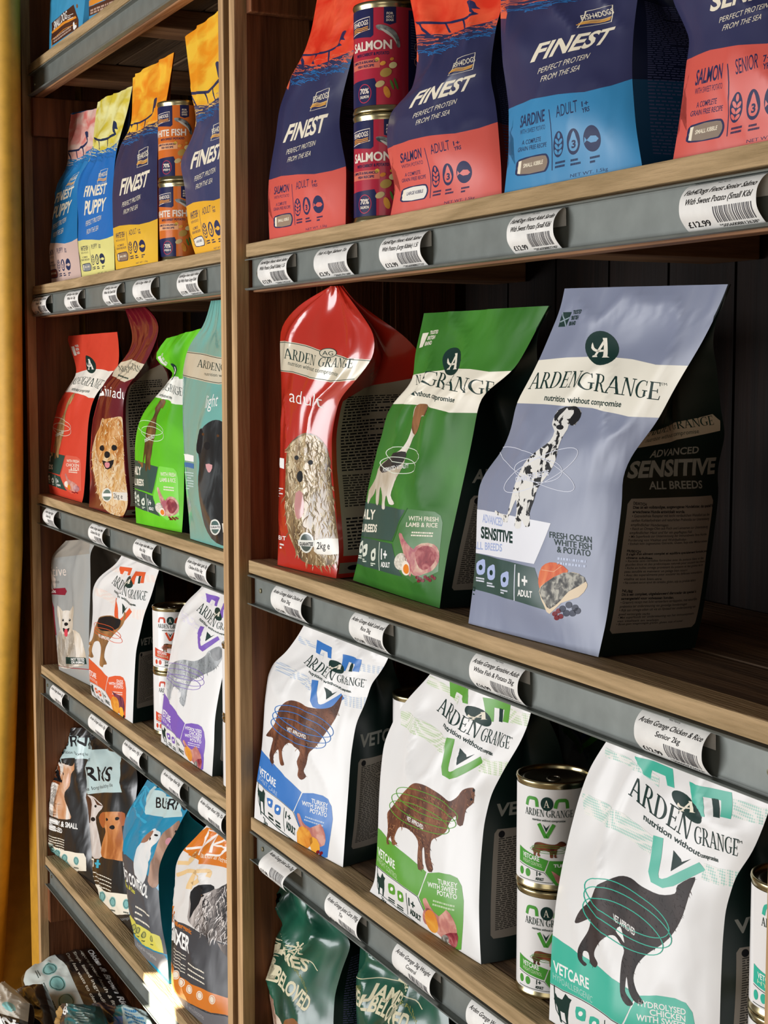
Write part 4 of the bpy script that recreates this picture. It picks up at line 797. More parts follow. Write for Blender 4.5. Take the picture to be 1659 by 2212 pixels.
        for x, y in ((1190, 1895), (1215, 1905), (1205, 1925)): A.ell((x, y), 13, 12, BERRY, 7)
    elif food == 'duck':
        A.poly([(1090, 1640), (1110, 1660), (1160, 1690), (1225, 1740), (1250, 1830), (1240, 1890), (1180, 1850), (1150, 1780)], mott('4a2438', '7c3c50', None, 50, 1), 5, 2)
        A.ell((1110, 1790), 60, 90, SWP, 6, -10); A.poly([(1170, 1830), (1220, 1840), (1235, 1920), (1180, 1930)], film('f0b03c', .4, 0), 7, 2)
        for x, y in ((1190, 1925), (1215, 1940), (1235, 1925)): A.ell((x, y), 15, 14, BLK, 8)
    A.line([(735, 1420), (760, 1440), (900, 1545), (1002, 1624), (1060, 1740), (1090, 1835)], 3, dk, 3); A.line([(764, 1440), (762, 1560), (775, 1600), (900, 1706), (1085, 1850)], 3, dk, 3)
    A.poly([(766, 1480), (772, 1500), (790, 1510), (800, 1480), (808, 1500), (818, 1510), (812, 1530), (808, 1570), (800, 1620), (794, 1618), (795, 1575), (778, 1565), (774, 1610), (768, 1605), (769, 1550), (760, 1510)], dk, 3, 0)
    for x, y in ((850, 1576), (901, 1620)): A.poly([(x-16, y-34), (x+8, y-26), (x+18, y-12), (x+18, y+34), (x-6, y+28), (x-16, y+14)], c, 3, 2); A.ell((x+1, y), 8, 12, WHT, 4); A.bars((x-20, y+42), (40, 28), (0, 26), 2, dk, 4, .6, 6)
    A.line([(940, 1600), (944, 1730)], 3, dk, 3); A.text('1+', (952, 1672), (990, 1702), 46, dk, 4, .03); A.text('ADULT', (958, 1722), (1024, 1772), 32, dk, 4, .05)
    A.text('2kg', (786, 1640), (815, 1668), 22, dk, 4, .02)
    return A
WB = film('e9e7e4', .38, .3)
bro = mott('4e2c1c', '8a5638', '6a3e28', 45, .5)
rows = [(0, (715, 1630), (1380, 2040)), (.10, (745, 1530), (1372, 1880)), (.22, (757, 1390), (1367, 1690)), (.36, (765, 1215), (1375, 1440)), (.50, (770, 1040), (1397, 1190)), (.62, (780, 880), (1440, 1010)), (.75, (800, 700), (1525, 850)), (.86, (880, 520), (1608, 715)), (.95, (960, 420), (1660, 600)), (1.05, (1075, 300), (1690, 470)), (1.2, (1180, 130), (1740, 330))]
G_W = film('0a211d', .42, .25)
SW = bag('white bag with green panels and a brown spaniel ringed in green lines', 'white vet-care bags on the lower right shelf', E4, rows, Z4, (.016, .024), WB, [(art_vet('5aa02e', 'WEIGHT CONTROL', ('TURKEY', 'WITH SWEET', 'POTATO'), bro, 1, 'b9d0a2'), None)], G_W, T=.10, info=art_back(False, 'VETCARE'), seed=31, vmax=1.2, b0=.018, wr=.004)
TPL = (SW[0], E4)
rows = [(0, (25, 1050), (555, 1468)), (.10, (32, 1000), (562, 1350)), (.22, (45, 900), (572, 1200)), (.36, (70, 745), (588, 985)), (.50, (80, 600), (602, 780)), (.62, (88, 450), (632, 590)), (.75, (100, 320), (692, 460)), (.86, (140, 225), (725, 350)), (.95, (215, 165), (775, 290)), (1.05, (290, 60), (820, 215)), (1.2, (350, -50), (860, 90))]
bag('white bag with blue panels and a headless-looking brown dog, left end of the shelf', 'white vet-care bags on the lower right shelf', E4, rows, Z4, (.002, .024), WB, [(art_vet('2f74c0', 'JOINT CARE', ('TURKEY', 'WITH SWEET', 'POTATO'), None, 0, 'a9bcd6', food='pot'), TPL), (own_dog([(180, 500), (215, 462), (250, 450), (300, 462), (360, 488), (420, 500), (470, 495), (505, 478), (562, 416), (548, 470), (505, 560), (462, 625), (420, 685), (385, 735), (352, 770), (338, 830), (322, 872), (336, 905), (308, 925), (286, 900), (290, 860), (280, 815), (298, 760), (265, 722), (230, 705), (205, 720), (188, 755), (192, 800), (202, 835), (184, 838), (172, 800), (168, 745), (150, 760), (140, 790), (146, 822), (130, 825), (122, 780), (130, 720), (138, 675), (104, 662), (120, 630), (150, 590), (165, 540)], bro, ((325, 575, 185, 62, 25), (310, 610, 185, 62, 25), (290, 645, 175, 60, 25)), '2f74c0', ((222, 632), (342, 682), 24), hair=(('a06c48', '4a2a1a', '7c4e34'), 260, 22, 2.4, 60, 4)), None)], G_W, T=.09, shift=-.02, info=art_back(False, 'VETCARE'), seed=33, vmax=1.2, b0=.018, wr=.004)
rows = [(0, (470, 2040), (1385, 2570)), (.10, (474, 1920), (1390, 2360)), (.22, (478, 1775), (1395, 2120)), (.36, (488, 1560), (1402, 1850)), (.50, (510, 1360), (1412, 1600)), (.62, (540, 1190), (1428, 1420)), (.75, (580, 1010), (1482, 1240)), (.86, (635, 800), (1575, 1110)), (.95, (690, 650), (1642, 950)), (1.05, (765, 530), (1690, 800)), (1.2, (835, 430), (1740, 660))]
bag('large white bag with turquoise panels and a black dog, nearest in the corner', 'white vet-care bags on the lower right shelf', E2, rows, Z4, (.015, .028), WB, [(art_vet('35b59a', 'HYPOALLERGENIC', ('HYDROLYSED', 'CHICKEN', 'WITH SWEET', 'POTATO'), None, 0, 'a6cfc2'), TPL), (own_dog([(760, 1275), (850, 1238), (920, 1248), (985, 1290), (1080, 1335), (1165, 1330), (1180, 1285), (1264, 1243), (1242, 1330), (1205, 1450), (1155, 1540), (1100, 1600), (1030, 1645), (985, 1680), (950, 1725), (932, 1790), (945, 1850), (965, 1885), (992, 1922), (972, 1932), (935, 1912), (908, 1860), (896, 1780), (888, 1850), (900, 1885), (932, 1930), (902, 1940), (868, 1890), (862, 1800), (870, 1700), (884, 1640), (860, 1600), (830, 1562), (790, 1562), (745, 1600), (718, 1640), (714, 1675), (732, 1712), (718, 1735), (692, 1712), (684, 1655), (660, 1645), (655, 1690), (674, 1716), (660, 1726), (638, 1690), (636, 1640), (655, 1590), (690, 1530), (702, 1468), (642, 1490), (625, 1480), (650, 1420), (700, 1370), (735, 1305)], mott('1c1615', '3c302d', None, 30, .5), ((900, 1410, 265, 95, 32), (905, 1460, 275, 95, 32), (880, 1510, 250, 95, 32)), '35b59a', ((822, 1478), (942, 1562), 38), (([(835, 1535), (858, 1510), (872, 1545), (885, 1600), (862, 1570)], WHT),), 5, (('5a4a46', '120e0e', '3c2e2c'), 300, 26, 2, 60, 4)), None)], G_W, T=.10, info=art_back(False, 'VETCARE'), seed=34, vmax=1.2, b0=.018, wr=.004)
rows = [(0, (600, 1228), (865, 1400)), (.10, (592, 1170), (868, 1300)), (.22, (586, 1100), (872, 1190)), (.36, (580, 965), (878, 1050)), (.50, (583, 850), (886, 920)), (.62, (603, 740), (912, 810)), (.75, (605, 620), (940, 680)), (.86, (600, 520), (985, 570)), (.95, (640, 440), (1012, 470)), (1.05, (750, 365), (1037, 395)), (1.2, (800, 290), (1055, 320))]
bag('white bag with orange panels and a black and tan dog, beside the grey bag', 'white vet-care bags on the lower left shelf', C3, rows, Z4, (.015, .016), WB, [(art_vet('e0592c', 'SENSITIVE', ('DUCK', 'WITH SWEET', 'POTATO'), None, 0, 'efd6cb', food='duck'), TPL), (own_dog([(640, 732), (665, 700), (720, 692), (770, 708), (800, 722), (816, 668), (826, 690), (806, 745), (780, 780), (745, 815), (715, 845), (700, 875), (688, 910), (682, 965), (698, 1008), (680, 1014), (672, 1030), (650, 1015), (655, 960), (662, 900), (650, 862), (625, 862), (610, 885), (602, 925), (612, 962), (590, 962), (578, 905), (592, 870), (608, 840), (620, 800), (630, 765)], mott('a87848', '7c5a38', None, 40, .5), ((700, 790, 95, 30, 28), (708, 820, 95, 30, 28)), 'e0592c', ((650, 830), (712, 858), 20), (([(645, 735), (668, 705), (720, 697), (768, 712), (790, 725), (775, 770), (740, 790), (700, 795), (660, 780)], BLK),), 3), None)], G_W, T=.058, shift=-.024, gout=0, info=art_back(False, 'VETCARE'), seed=35, vmax=1.2, b0=.016, wr=.004, NV=48, NU=26)
rows = [(0, (1050, 1535), (1382, 1748)), (.10, (1050, 1460), (1388, 1640)), (.22, (1052, 1365), (1395, 1540)), (.36, (1070, 1195), (1398, 1370)), (.50, (1092, 1050), (1430, 1180)), (.62, (1118, 900), (1470, 1000)), (.75, (1145, 760), (1510, 860)), (.86, (1168, 665), (1560, 800)), (.95, (1225, 590), (1590, 720)), (1.05, (1300, 525), (1620, 640)), (1.2, (1380, 420), (1650, 530))]
bag('white bag with purple panels and a shaggy grey dog beside the uprights', 'white vet-care bags on the lower left shelf', C3, rows, Z4, (.02, .022), WB, [(art_vet('7a57b5', 'RENAL', ('HYDROLYSED', 'CHICKEN', 'WITH SWEET', 'POTATO'), None, 1, 'd8d2e6'), TPL), (own_dog([(1095, 1060), (1125, 1005), (1200, 980), (1270, 990), (1330, 962), (1380, 920), (1432, 893), (1462, 935), (1440, 990), (1395, 1045), (1320, 1080), (1250, 1120), (1218, 1180), (1205, 1265), (1192, 1284), (1172, 1250), (1180, 1195), (1145, 1155), (1122, 1190), (1114, 1240), (1090, 1232), (1085, 1160)], mott('7e8284', 'c3c6c8', 'a0a4a6', 34, .4), ((1200, 1060, 130, 45, 18), (1205, 1095, 130, 45, 18), (1200, 1125, 110, 40, 18)), '7a57b5', ((1140, 1112), (1215, 1140), 18), (([(1385, 925), (1430, 895), (1458, 935), (1435, 980), (1400, 985)], mott('5e6264', '9a9c9e', None, 40, .5)),), 3, (('d8dadc', '6e7274', 'b0b4b6'), 260, 20, 2.2, 80, 4)), None)], G_W, T=.09, info=art_back(False, 'VETCARE'), seed=36, vmax=1.2, b0=.016, wr=.004, NV=48, NU=26)

# ---------------------------------------------------------------- fish recipe pouches
WAV = {}
def art_fish(band, sky, c1, c2, ink, title, flav, sub, pill, pillt, water=None, age='ADULT', yrs='1+', foam='e8694a'):
    A = Art(); b = film(band, .45, .25); k = film(ink, .45, 0); cr = film('efe4cc', .4, 0); rn = random.Random(4)
    A.poly([(150, 1090), (225, 1076), (300, 1052), (400, 1042), (500, 1040), (600, 1020), (697, 990), (800, 965), (800, 1600), (150, 1600)], b, 1)
    A.poly([(340, 420), (395, 388), (440, 385), (500, 398), (560, 375), (620, 350), (700, 318), (780, 262), (900, 210), (1100, -400), (300, -400)], mott(c1, c2, None, 14, 2.2, .45, lo=.4, hi=.6, rot=1.0), 1)
    f = film(foam, .4, 0); bl = film('2f6fae', .4, 0)
    for q in range(170):
        t = rn.random(); x = 350+420*t+rn.uniform(-20, 20); y0 = 405-120*t+rn.uniform(5, 115); L = rn.uniform(10, 44); m = f if (y0-(405-120*t)) < 62 else bl
        A.line([(x, y0), (x+L*.4, y0-rn.uniform(2, 9)), (x+L, y0+rn.uniform(-6, 6))], rn.uniform(2.5, 5), m, 2, sm=2)
    A.line([(430, 333), (540, 322), (600, 300), (665, 266)], 11, k, 3); 
    for x, y in ((515, 325), (590, 306), (440, 335)): A.line([(x, y), (x-8, y+60)], 9, k, 3)
    A.poly([(648, 262), (655, 215), (662, 190), (680, 182), (692, 190), (690, 205), (684, 225), (686, 240), (664, 240), (660, 268)], k, 3, 2)
    A.line([(512, 553), (600, 527), (574, 640), (470, 664)], 4, cr, 3, closed=True); A.text('FISH4DOGS', (487, 612), (592, 582), 30, cr, 4, .01, up=(4, -34))
    for q, cc in enumerate(('f0c070', 'f2b04a', 'f2b04a')): A.line([(482-6*q, 640-0+q*9-14), (510-4*q, 630+q*9-14), (540-3*q, 634+q*9-16), (580-4*q, 616+q*9-12)], 5, film(cc, .4, 0), 4, sm=3)
    if len(title) == 1: A.text(title[0], (316, 850), (552, 784), 102, cr, 3, .03, up=(34, -104))
    else: A.text(title[0], (330, 790), (560, 730), 84, cr, 3, .03, up=(26, -84)); A.text(title[1], (318, 900), (545, 845), 84, cr, 3, .03, up=(26, -84))
    dy = 0 if len(title) == 1 else 40
    A.text('PERFECT PROTEIN', (330, 925+dy), (498, 868+dy), 31, cr, 3, -.004, up=(8, -32)); A.text('FROM THE SEA', (338, 972+dy), (474, 930+dy), 31, cr, 3, -.004, up=(8, -32))
    A.text(flav, (256, 1162), (343, 1143), 46, k, 3, .02, up=(4, -46)); A.text(sub, (258, 1190), (345, 1174), 18, k, 3); A.text('A COMPLETE', (268, 1232), (330, 1220), 18, k, 3, .01); A.text('GRAIN FREE RECIPE', (254, 1260), (352, 1243), 18, k, 3, .01)
    A.poly([(262, 1292), (340, 1272), (360, 1280), (368, 1310), (362, 1342), (345, 1352), (264, 1362), (254, 1330)], k, 3, 3); A.poly([(268, 1297), (340, 1279), (356, 1286), (362, 1310), (356, 1338), (342, 1346), (268, 1355)], film(pill, .4, 0), 4, 2); A.poly([(262, 1300), (272, 1297), (272, 1354), (262, 1352)], cr, 5)
    A.text(pillt, (280, 1328), (346, 1314), 17, cr if pill != 'e9e5da' else k, 5, .02); A.line([(362, 1100), (381, 1345)], 3, k, 3)
    A.text(age, (388, 1133), (470, 1114), 46, k, 3, .0); A.text(yrs, (486, 1097), (512, 1091), 20, k, 3, .02); A.text('YRS', (486, 1120), (516, 1113), 18, k, 3, .02)
    A.ell((397, 1238), 19, 53, k, 3); A.ell((452, 1230), 23, 53, k, 3); A.ell((520, 1220), 33, 53, k, 3)
    for q in range(3):
        for s_ in (-1, 1): A.ell((397+7*s_, 1225+22*q), 5, 12, b, 4, 25*s_)
    A.ell((397, 1203), 5, 12, b, 4)
    A.poly([(452, 1185), (462, 1215), (468, 1240), (462, 1262), (452, 1268), (441, 1262), (436, 1240), (442, 1215)], b, 4, 2); A.text('3', (446, 1255), (460, 1252), 30, k, 5, .04)
    A.poly([(500, 1225), (515, 1208), (535, 1208), (545, 1220), (535, 1232), (515, 1236), (500, 1226), (490, 1238), (492, 1212)], b, 4, 0)
    for q, x in enumerate((390, 444, 510)): A.bars((x, 1306-8*q), (38, -8), (0, 34), 2, k, 4, .55, q)
    A.text('NET WT. 1.5kg', (445, 1378), (570, 1352), 14, k, 3)
    return A
NV_ = film('2b2d55', .42, .3); RGUS = film('1f2144', .45, .2)
rows = [(0, (228, 1430), (682, 1348)), (.12, (220, 1260), (684, 1178)), (.25, (225, 1075), (686, 994)), (.35, (245, 950), (660, 870)), (.45, (268, 820), (642, 740)), (.55, (287, 650), (658, 590)), (.65, (335, 510), (690, 460)), (.72, (395, 388), (724, 330)), (.80, (437, 310), (758, 240)), (.88, (480, 180), (815, 120)), (.95, (500, 60), (868, 40)), (1, (520, -50), (910, -60))]
def info_fish(c):
    A = Art(); A.UP = np.array([0, 1.0]); A.poly([(0, 0), (1, 0), (1, .25), (0, .25)], film(c, .5, .1), 1)
    A.bars((.12, .62), (.75, 0), (0, -.58), 60, film('5b5f86', .5, 0), 3, .4, 3); return A
CORAL = 'd8574a'
SF = bag('dark blue and coral salmon pouch, first at the left of the top right shelf', 'fish recipe pouches on the top right shelf', D1, rows, Z1, (.012, .012), NV_, [(art_fish(CORAL, 0, 'e0341c', 'ef5a38', '2b2d55', ('FINEST',), 'SALMON', 'WITH POTATO', '9c8570', 'SMALL KIBBLE'), None)], RGUS, T=.05, info=info_fish('8f2e28'), seed=41, b0=.02, gout=-.012, shift=-.05, name='pet_food_pouch', cat='pet food pouch')
FT = (SF[0], D1)
rows = [(0, (950, 1290), (1615, 1150)), (.10, (980, 1130), (1612, 1010)), (.25, (930, 888), (1590, 725)), (.35, (928, 780), (1575, 600)), (.45, (955, 660), (1548, 480)), (.52, (1065, 590), (1550, 400)), (.60, (1108, 440), (1558, 310)), (.70, (1110, 250), (1580, 160)), (.80, (1090, 100), (1610, 60)), (.9, (1065, -20), (1640, -80)), (1.0, (1050, -180), (1690, -260))]
bag('larger dark blue and coral salmon pouch, white kibble pill, right of the red tins', 'fish recipe pouches on the top right shelf', D1, rows, Z1, (.010, .024), NV_, [(art_fish(CORAL, 0, 'e0341c', 'ef5a38', '2b2d55', ('FINEST',), 'SALMON', 'WITH POTATO', 'e9e5da', 'LARGE KIBBLE'), FT)], RGUS, T=.07, shift=.012, gout=-.012, info=info_fish('8f2e28'), seed=42, b0=.022, name='pet_food_pouch', cat='pet food pouch')
rows = [(0, (85, 1160), (910, 985)), (.12, (110, 920), (870, 760)), (.25, (112, 650), (847, 465)), (.35, (95, 520), (848, 330)), (.45, (75, 380), (855, 200)), (.55, (65, 240), (868, 80)), (.65, (62, 100), (885, -40)), (.8, (65, -120), (900, -250)), (1.0, (100, -500), (920, -650))]
bag('dark blue and sky blue sardine pouch in the middle of the top right shelf', 'fish recipe pouches on the top right shelf', D2, rows, Z1, (.008, .016), NV_, [(art_fish('2f86b8', 0, '2a8ac0', '4fb0dc', '2b3558', ('FINEST',), 'SARDINE', 'WITH SWEET POTATO', '8f7f70', 'SMALL KIBBLE'), FT)], film('0d1a3a', .45, .2), T=.10, info=info_fish('0f4a6e'), seed=43, b0=.022, name='pet_food_pouch', cat='pet food pouch', shift=.01)
rows = [(0, (1092, 935), (2010, 740)), (.1, (1125, 760), (1990, 590)), (.25, (1180, 352), (1960, 165)), (.33, (1195, 240), (1950, 60)), (.42, (1150, 130), (1945, -60)), (.5, (1090, 10), (1940, -160)), (.8, (1050, -400), (1900, -600)), (1.0, (1100, -800), (1900, -1000))]
bag('dark blue and coral senior salmon pouch cut off by the right edge', 'fish recipe pouches on the top right shelf', D2, rows, Z1, (.012, .014), NV_, [(art_fish(CORAL, 0, 'e0341c', 'ef5a38', '2b2d55', ('SENIOR',), 'SALMON', 'WITH SWEET POTATO', '8f7f70', 'SMALL KIBBLE', age='SENIOR', yrs='7+'), FT)], RGUS, T=.10, seed=44, b0=.022, name='pet_food_pouch', cat='pet food pouch')
LG = 'fish recipe pouches on the upper left shelf'; kw = dict(name='pet_food_pouch', cat='pet food pouch', NV=48, NU=26)
rows = [(0, (315, 1845), (532, 1810)), (.25, (297, 1595), (503, 1560)), (.35, (303, 1470), (505, 1400)), (.45, (328, 1340), (505, 1280)), (.55, (362, 1220), (525, 1170)), (.65, (430, 1120), (590, 1060)), (.72, (446, 1050), (610, 990)), (.80, (440, 960), (620, 880)), (.9, (434, 850), (630, 790)), (1.0, (430, 757), (640, 703))]
bag('bright blue puppy pouch with a pink streaky top, leftmost on its shelf', LG, C1, rows, Z1, (.034, .034), film('1f78b4', .42, .3), [(art_fish('dcbdb0', 0, 'e07a72', 'ecc9ba', '2b3558', ('FINEST', 'PUPPY'), 'SALMON', 'WITH POTATO', '7c3a2c', 'MINI KIBBLE', age='PUPPY', yrs='2m', foam='e0c8b8'), FT)], film('1b5f98', .45, .2), T=.05, gout=-.004, shift=-.01, pad=.022, seed=45, b0=.014, **kw)
rows = [(0, (535, 1808), (748, 1760)), (.25, (508, 1575), (742, 1540)), (.35, (512, 1430), (745, 1400)), (.45, (500, 1270), (742, 1270)), (.55, (512, 1150), (740, 1150)), (.65, (590, 1040), (748, 1050)), (.72, (603, 960), (765, 950)), (.80, (612, 870), (795, 850)), (.9, (622, 760), (838, 700)), (1.0, (638, 665), (862, 560))]
bag('bright blue puppy pouch with pale yellow top and base', LG, C1, rows, Z1, (.022, .022), film('1570c0', .42, .3), [(art_fish('e8e08a', 0, 'd8c440', 'eee8a0', '23304f', ('FINEST', 'PUPPY'), 'WHITE FISH', 'WITH POTATO', '8b9094', 'SMALL KIBBLE', age='PUPPY', yrs='2m', foam='e0d890'), FT)], film('0d2648', .45, .2), T=.05, gout=-.004, shift=-.01, seed=46, b0=.014, **kw)
rows = [(0, (755, 1755), (1030, 1710)), (.25, (738, 1490), (1028, 1428)), (.35, (735, 1370), (1026, 1302)), (.45, (737, 1230), (1024, 1162)), (.55, (750, 1080), (1024, 1022)), (.65, (785, 950), (1034, 880)), (.72, (832, 880), (1048, 800)), (.80, (860, 790), (1075, 710)), (.9, (863, 640), (1112, 500)), (1.0, (866, 507), (1133, 340))]
bag('dark blue and yellow white fish pouch with an orange sky, left of the orange tins', LG, C1, rows, Z1, (.004, .006), film('2a2c52', .42, .3), [(art_fish('e8b530', 0, 'f08c1c', 'fcc43c', '2b2d50', ('FINEST',), 'WHITE FISH', 'WITH POTATO', '8a7260', 'SMALL KIBBLE', foam='f0c070'), FT)], film('b4641a', .45, .2), T=.04, gout=-.012, shift=-.045, seed=47, b0=.016, **kw)
rows = [(0, (1275, 1662), (1530, 1600)), (.1, (1240, 1560), (1525, 1472)), (.25, (1218, 1345), (1520, 1258)), (.35, (1207, 1210), (1520, 1124)), (.45, (1167, 1060), (1520, 972)), (.55, (1240, 930), (1520, 845)), (.65, (1285, 810), (1520, 715)), (.72, (1270, 710), (1520, 614)), (.80, (1245, 570), (1515, 465)), (.9, (1225, 400), (1515, 270)), (1.0, (1206, 240), (1515, -8))]
bag('tall dark blue and yellow white fish pouch against the middle uprights', LG, C1, rows, Z1, (.012, .012), film('3a3f66', .42, .3), [(art_fish('f0b22c', 0, 'f59a1e', 'fcc83e', '34385a', ('FINEST',), 'WHITE FISH', 'WITH POTATO', 'e9e5da', 'LARGE KIBBLE', foam='f0c070'), FT)], film('b4641a', .45, .2), T=.04, gout=-.016, shift=.02, seed=48, b0=.016, **kw)
# ---------------------------------------------------------------- bottom shelves of the left bay: four natural-recipe bags
BKF = film('1d1d1d', .3, .7, .4); TEAL = film('7fb8b4', .4, .1); LTB = film('bcd3d2', .35, .2, .2)
def icons(A, pts, rx, ry, m, l=4):
    for x, y in pts: A.ell((x, y), rx, ry, m, l); A.ring((x, y), rx*.72, ry*.72, 2.5, DKG, l+1); A.bars((x-rx*.8, y+ry*1.25), (rx*1.6, rx*.4), (0, ry*.5), 1, DKG, l, .6, int(x))
A = Art()
A.poly([(365, 380), (390, 250), (430, 210), (600, 250), (600, 400), (560, 385), (470, 375)], LTB, 1); A.text('BURNS', (398, 300), (600, 300), 80, BLK, 3, .012, up=(14, -72)); A.text('Natural nutrition for a long healthy life', (385, 332), (620, 372), 20, BLK, 3)
J1 = mott('c88a5c', 'f0e8de', 'd8a884', 16, .4, .35, .3, .3, .45, .55)
A.poly([(345, 500), (375, 410), (410, 400), (450, 410), (480, 430), (515, 370), (500, 440), (470, 480), (455, 560), (430, 600), (425, 650), (450, 720), (462, 775), (380, 770), (325, 740), (312, 690), (330, 620)], J1, 2, 3)
A.poly([(355, 430), (375, 405), (400, 410), (385, 500), (365, 540), (352, 500)], film('9a5228', .35, .2), 3, 2); A.ell((385, 462), 9, 11, BLK, 5); A.ell((430, 480), 9, 11, BLK, 5); A.ell((404, 528), 13, 14, BLK, 5)
A.text('TOY & SMALL', (345, 812), (505, 842), 34, WHT, 3, .03); A.text('BREED', (355, 852), (412, 868), 30, WHT, 3, .03); A.bars((335, 880), (100, 30), (0, 80), 5, CREAM, 3, .35, 3)
A.poly([(325, 930), (400, 975), (500, 995), (550, 1000), (562, 1030), (562, 1115), (480, 1110), (400, 1080), (330, 1020)], CREAM, 2); icons(A, ((345, 970), (378, 1000), (425, 1030), (500, 1048)), 20, 28, TEAL, 3)
rows = [(0, (335, 1085), (620, 1250)), (.12, (322, 950), (610, 1100)), (.3, (312, 780), (585, 880)), (.5, (318, 600), (575, 660)), (.68, (345, 430), (580, 450)), (.8, (375, 320), (590, 330)), (.9, (400, 240), (600, 250)), (1, (440, 180), (610, 180))]
G5 = 'natural-recipe bags on the bottom left shelf'
bag('black toy-breed bag with a brown and white terrier, far left on the bottom shelf', G5, C4, rows, Z5, (.022, .044), BKF, [(A, None)], BKF, T=.06, gout=-.004, shift=-.01, seed=51, b0=.025, wr=.007, NV=48, NU=26)
A = Art()
A.poly([(560, 320), (700, 320), (800, 350), (810, 600), (700, 600), (560, 615)], LTB, 1); A.text('BURNS', (495, 520), (755, 525), 88, BLK, 3, .015, up=(6, -92)); A.text('for a long healthy life', (575, 592), (765, 560), 24, BLK, 3); A.text('John', (590, 400), (622, 395), 30, BLK, 3)
J2 = mott('a85f2c', 'd8925a', 'c0773e', 40, .4, .35, .3, .3); J3 = mott('e8e2dc', 'cfc4bc', None, 30, .5, .35, .3, .2)
A.poly([(585, 620), (600, 610), (640, 640), (690, 690), (640, 760), (650, 900), (665, 1020), (610, 1010), (585, 800)], J3, 2, 3); A.poly([(585, 618), (605, 615), (618, 680), (600, 800), (588, 760)], film('4a2c22', .35, .2), 3, 2); A.poly([(625, 635), (690, 690), (650, 680)], film('4a2c22', .35, .2), 3); A.ell((622, 775), 14, 14, BLK, 4); A.ell((640, 690), 8, 9, BLK, 4)
A.poly([(665, 760), (675, 735), (740, 725), (800, 735), (815, 780), (800, 810), (805, 880), (820, 960), (820, 1045), (740, 1040), (665, 1020), (665, 930), (690, 860), (680, 810)], J2, 3, 3); A.poly([(655, 765), (680, 730), (700, 740), (685, 830), (665, 820)], film('a85a2c', .35, .2), 4, 2); A.poly([(775, 735), (812, 740), (818, 800), (800, 820)], film('a85a2c', .35, .2), 4, 2)
A.ell((717, 775), 10, 11, BLK, 6); A.ell((774, 772), 10, 11, BLK, 6); A.ell((745, 828), 16, 14, BLK, 6)
A.text('ADULT', (560, 1060), (625, 1085), 50, CREAM, 3, .03); A.poly([(638, 1040), (650, 1040), (650, 1060), (660, 1062), (660, 1075), (650, 1072), (650, 1095), (638, 1092), (638, 1072), (628, 1068), (628, 1055), (638, 1058)], film('3fa8c0', .35, 0), 4); A.bars((620, 1110), (120, 60), (0, 120), 5, CREAM, 3, .25, 6)
A.poly([(625, 1190), (700, 1250), (850, 1270), (860, 1300), (855, 1395), (760, 1400), (680, 1350), (640, 1290)], CREAM, 2); icons(A, ((670, 1280), (738, 1315), (823, 1330)), 22, 34, TEAL, 3); A.text('complete', (780, 1440), (880, 1425), 22, film('8a8a88', .4, 0), 3)
rows = [(0, (650, 1290), (900, 1470)), (.12, (625, 1180), (880, 1330)), (.3, (600, 950), (865, 1040)), (.5, (583, 720), (870, 770)), (.7, (575, 480), (900, 520)), (.83, (575, 330), (880, 400)), (.92, (578, 270), (780, 330)), (1, (600, 200), (720, 250))]
bag('black bag with a ginger terrier and a white dog under a pale blue name panel', G5, C4, rows, Z5, (.032, .040), BKF, [(A, None)], BKF, T=.035, gout=-.006, shift=-.03, seed=52, b0=.02, wr=.007, NV=48, NU=26)
A = Art(); BL5 = film('1287ac', .35, .4, .2); gr5 = film('4b4c50', .4, .3)
sw = film('2aa3c8', .35, .2)
for q in range(4): A.line([(830+30*q, 760-60*q), (880+20*q, 660-30*q), (930+10*q, 600-10*q), (900+40*q, 720-30*q), (960+30*q, 800-60*q)], 16, sw, 2, sm=5)
A.poly([(985, 590), (1010, 560), (1200, 660), (1190, 760), (1080, 765), (960, 745)], LTB, 3); A.text('BURNS', (1025, 700), (1250, 720), 70, BLK, 4, .012, up=(18, -70))
A.poly([(770, 980), (830, 1005), (900, 1080), (960, 1150), (1030, 1240), (1150, 1310), (1150, 1800), (1095, 1660), (1060, 1650), (950, 1560), (850, 1400), (800, 1300)], gr5, 2)
A.poly([(920, 940), (950, 890), (985, 850), (1010, 838), (1045, 850), (1050, 890), (1020, 930), (990, 960), (985, 1030), (960, 1100), (930, 1200), (900, 1150), (885, 1090), (895, 1000)], mott('e8e2dc', 'cfd4d4', None, 30, .5), 4, 3); A.poly([(925, 930), (950, 880), (990, 850), (1000, 870), (960, 920)], film('9a6a50', .4, .2), 5, 2)
A.poly([(1170, 785), (1120, 830), (1060, 880), (1020, 960), (990, 1060), (960, 1180), (1020, 1220), (1090, 1060), (1140, 930), (1170, 860)], mott('8a6a58', 'c4a08c', None, 30, .5), 4, 3); A.ell((1025, 880), 7, 8, BLK, 6); A.ell((1100, 920), 16, 26, film('c48a94', .4, 0), 6, 30); A.ell((1148, 858), 7, 9, BLK, 6); A.ell((985, 905), 9, 10, BLK, 6)
A.text('WEIGHT CONTROL', (745, 1110), (965, 1290), 72, WHT, 4, .03); A.text('Chicken & Oats', (790, 1190), (880, 1265), 28, film('d8d04a', .4, 0), 4, .02); A.bars((885, 1330), (105, 70), (0, 110), 3, CREAM, 4, .3, 7)
A.poly([(850, 1400), (900, 1460), (960, 1500), (1040, 1540), (1052, 1570), (1068, 1650), (1000, 1630), (930, 1590), (875, 1520)], film('d8cf58', .4, .1), 3); icons(A, ((880, 1480), (905, 1500), (938, 1530), (990, 1555)), 14, 24, film('a8a65a', .4, 0), 4)
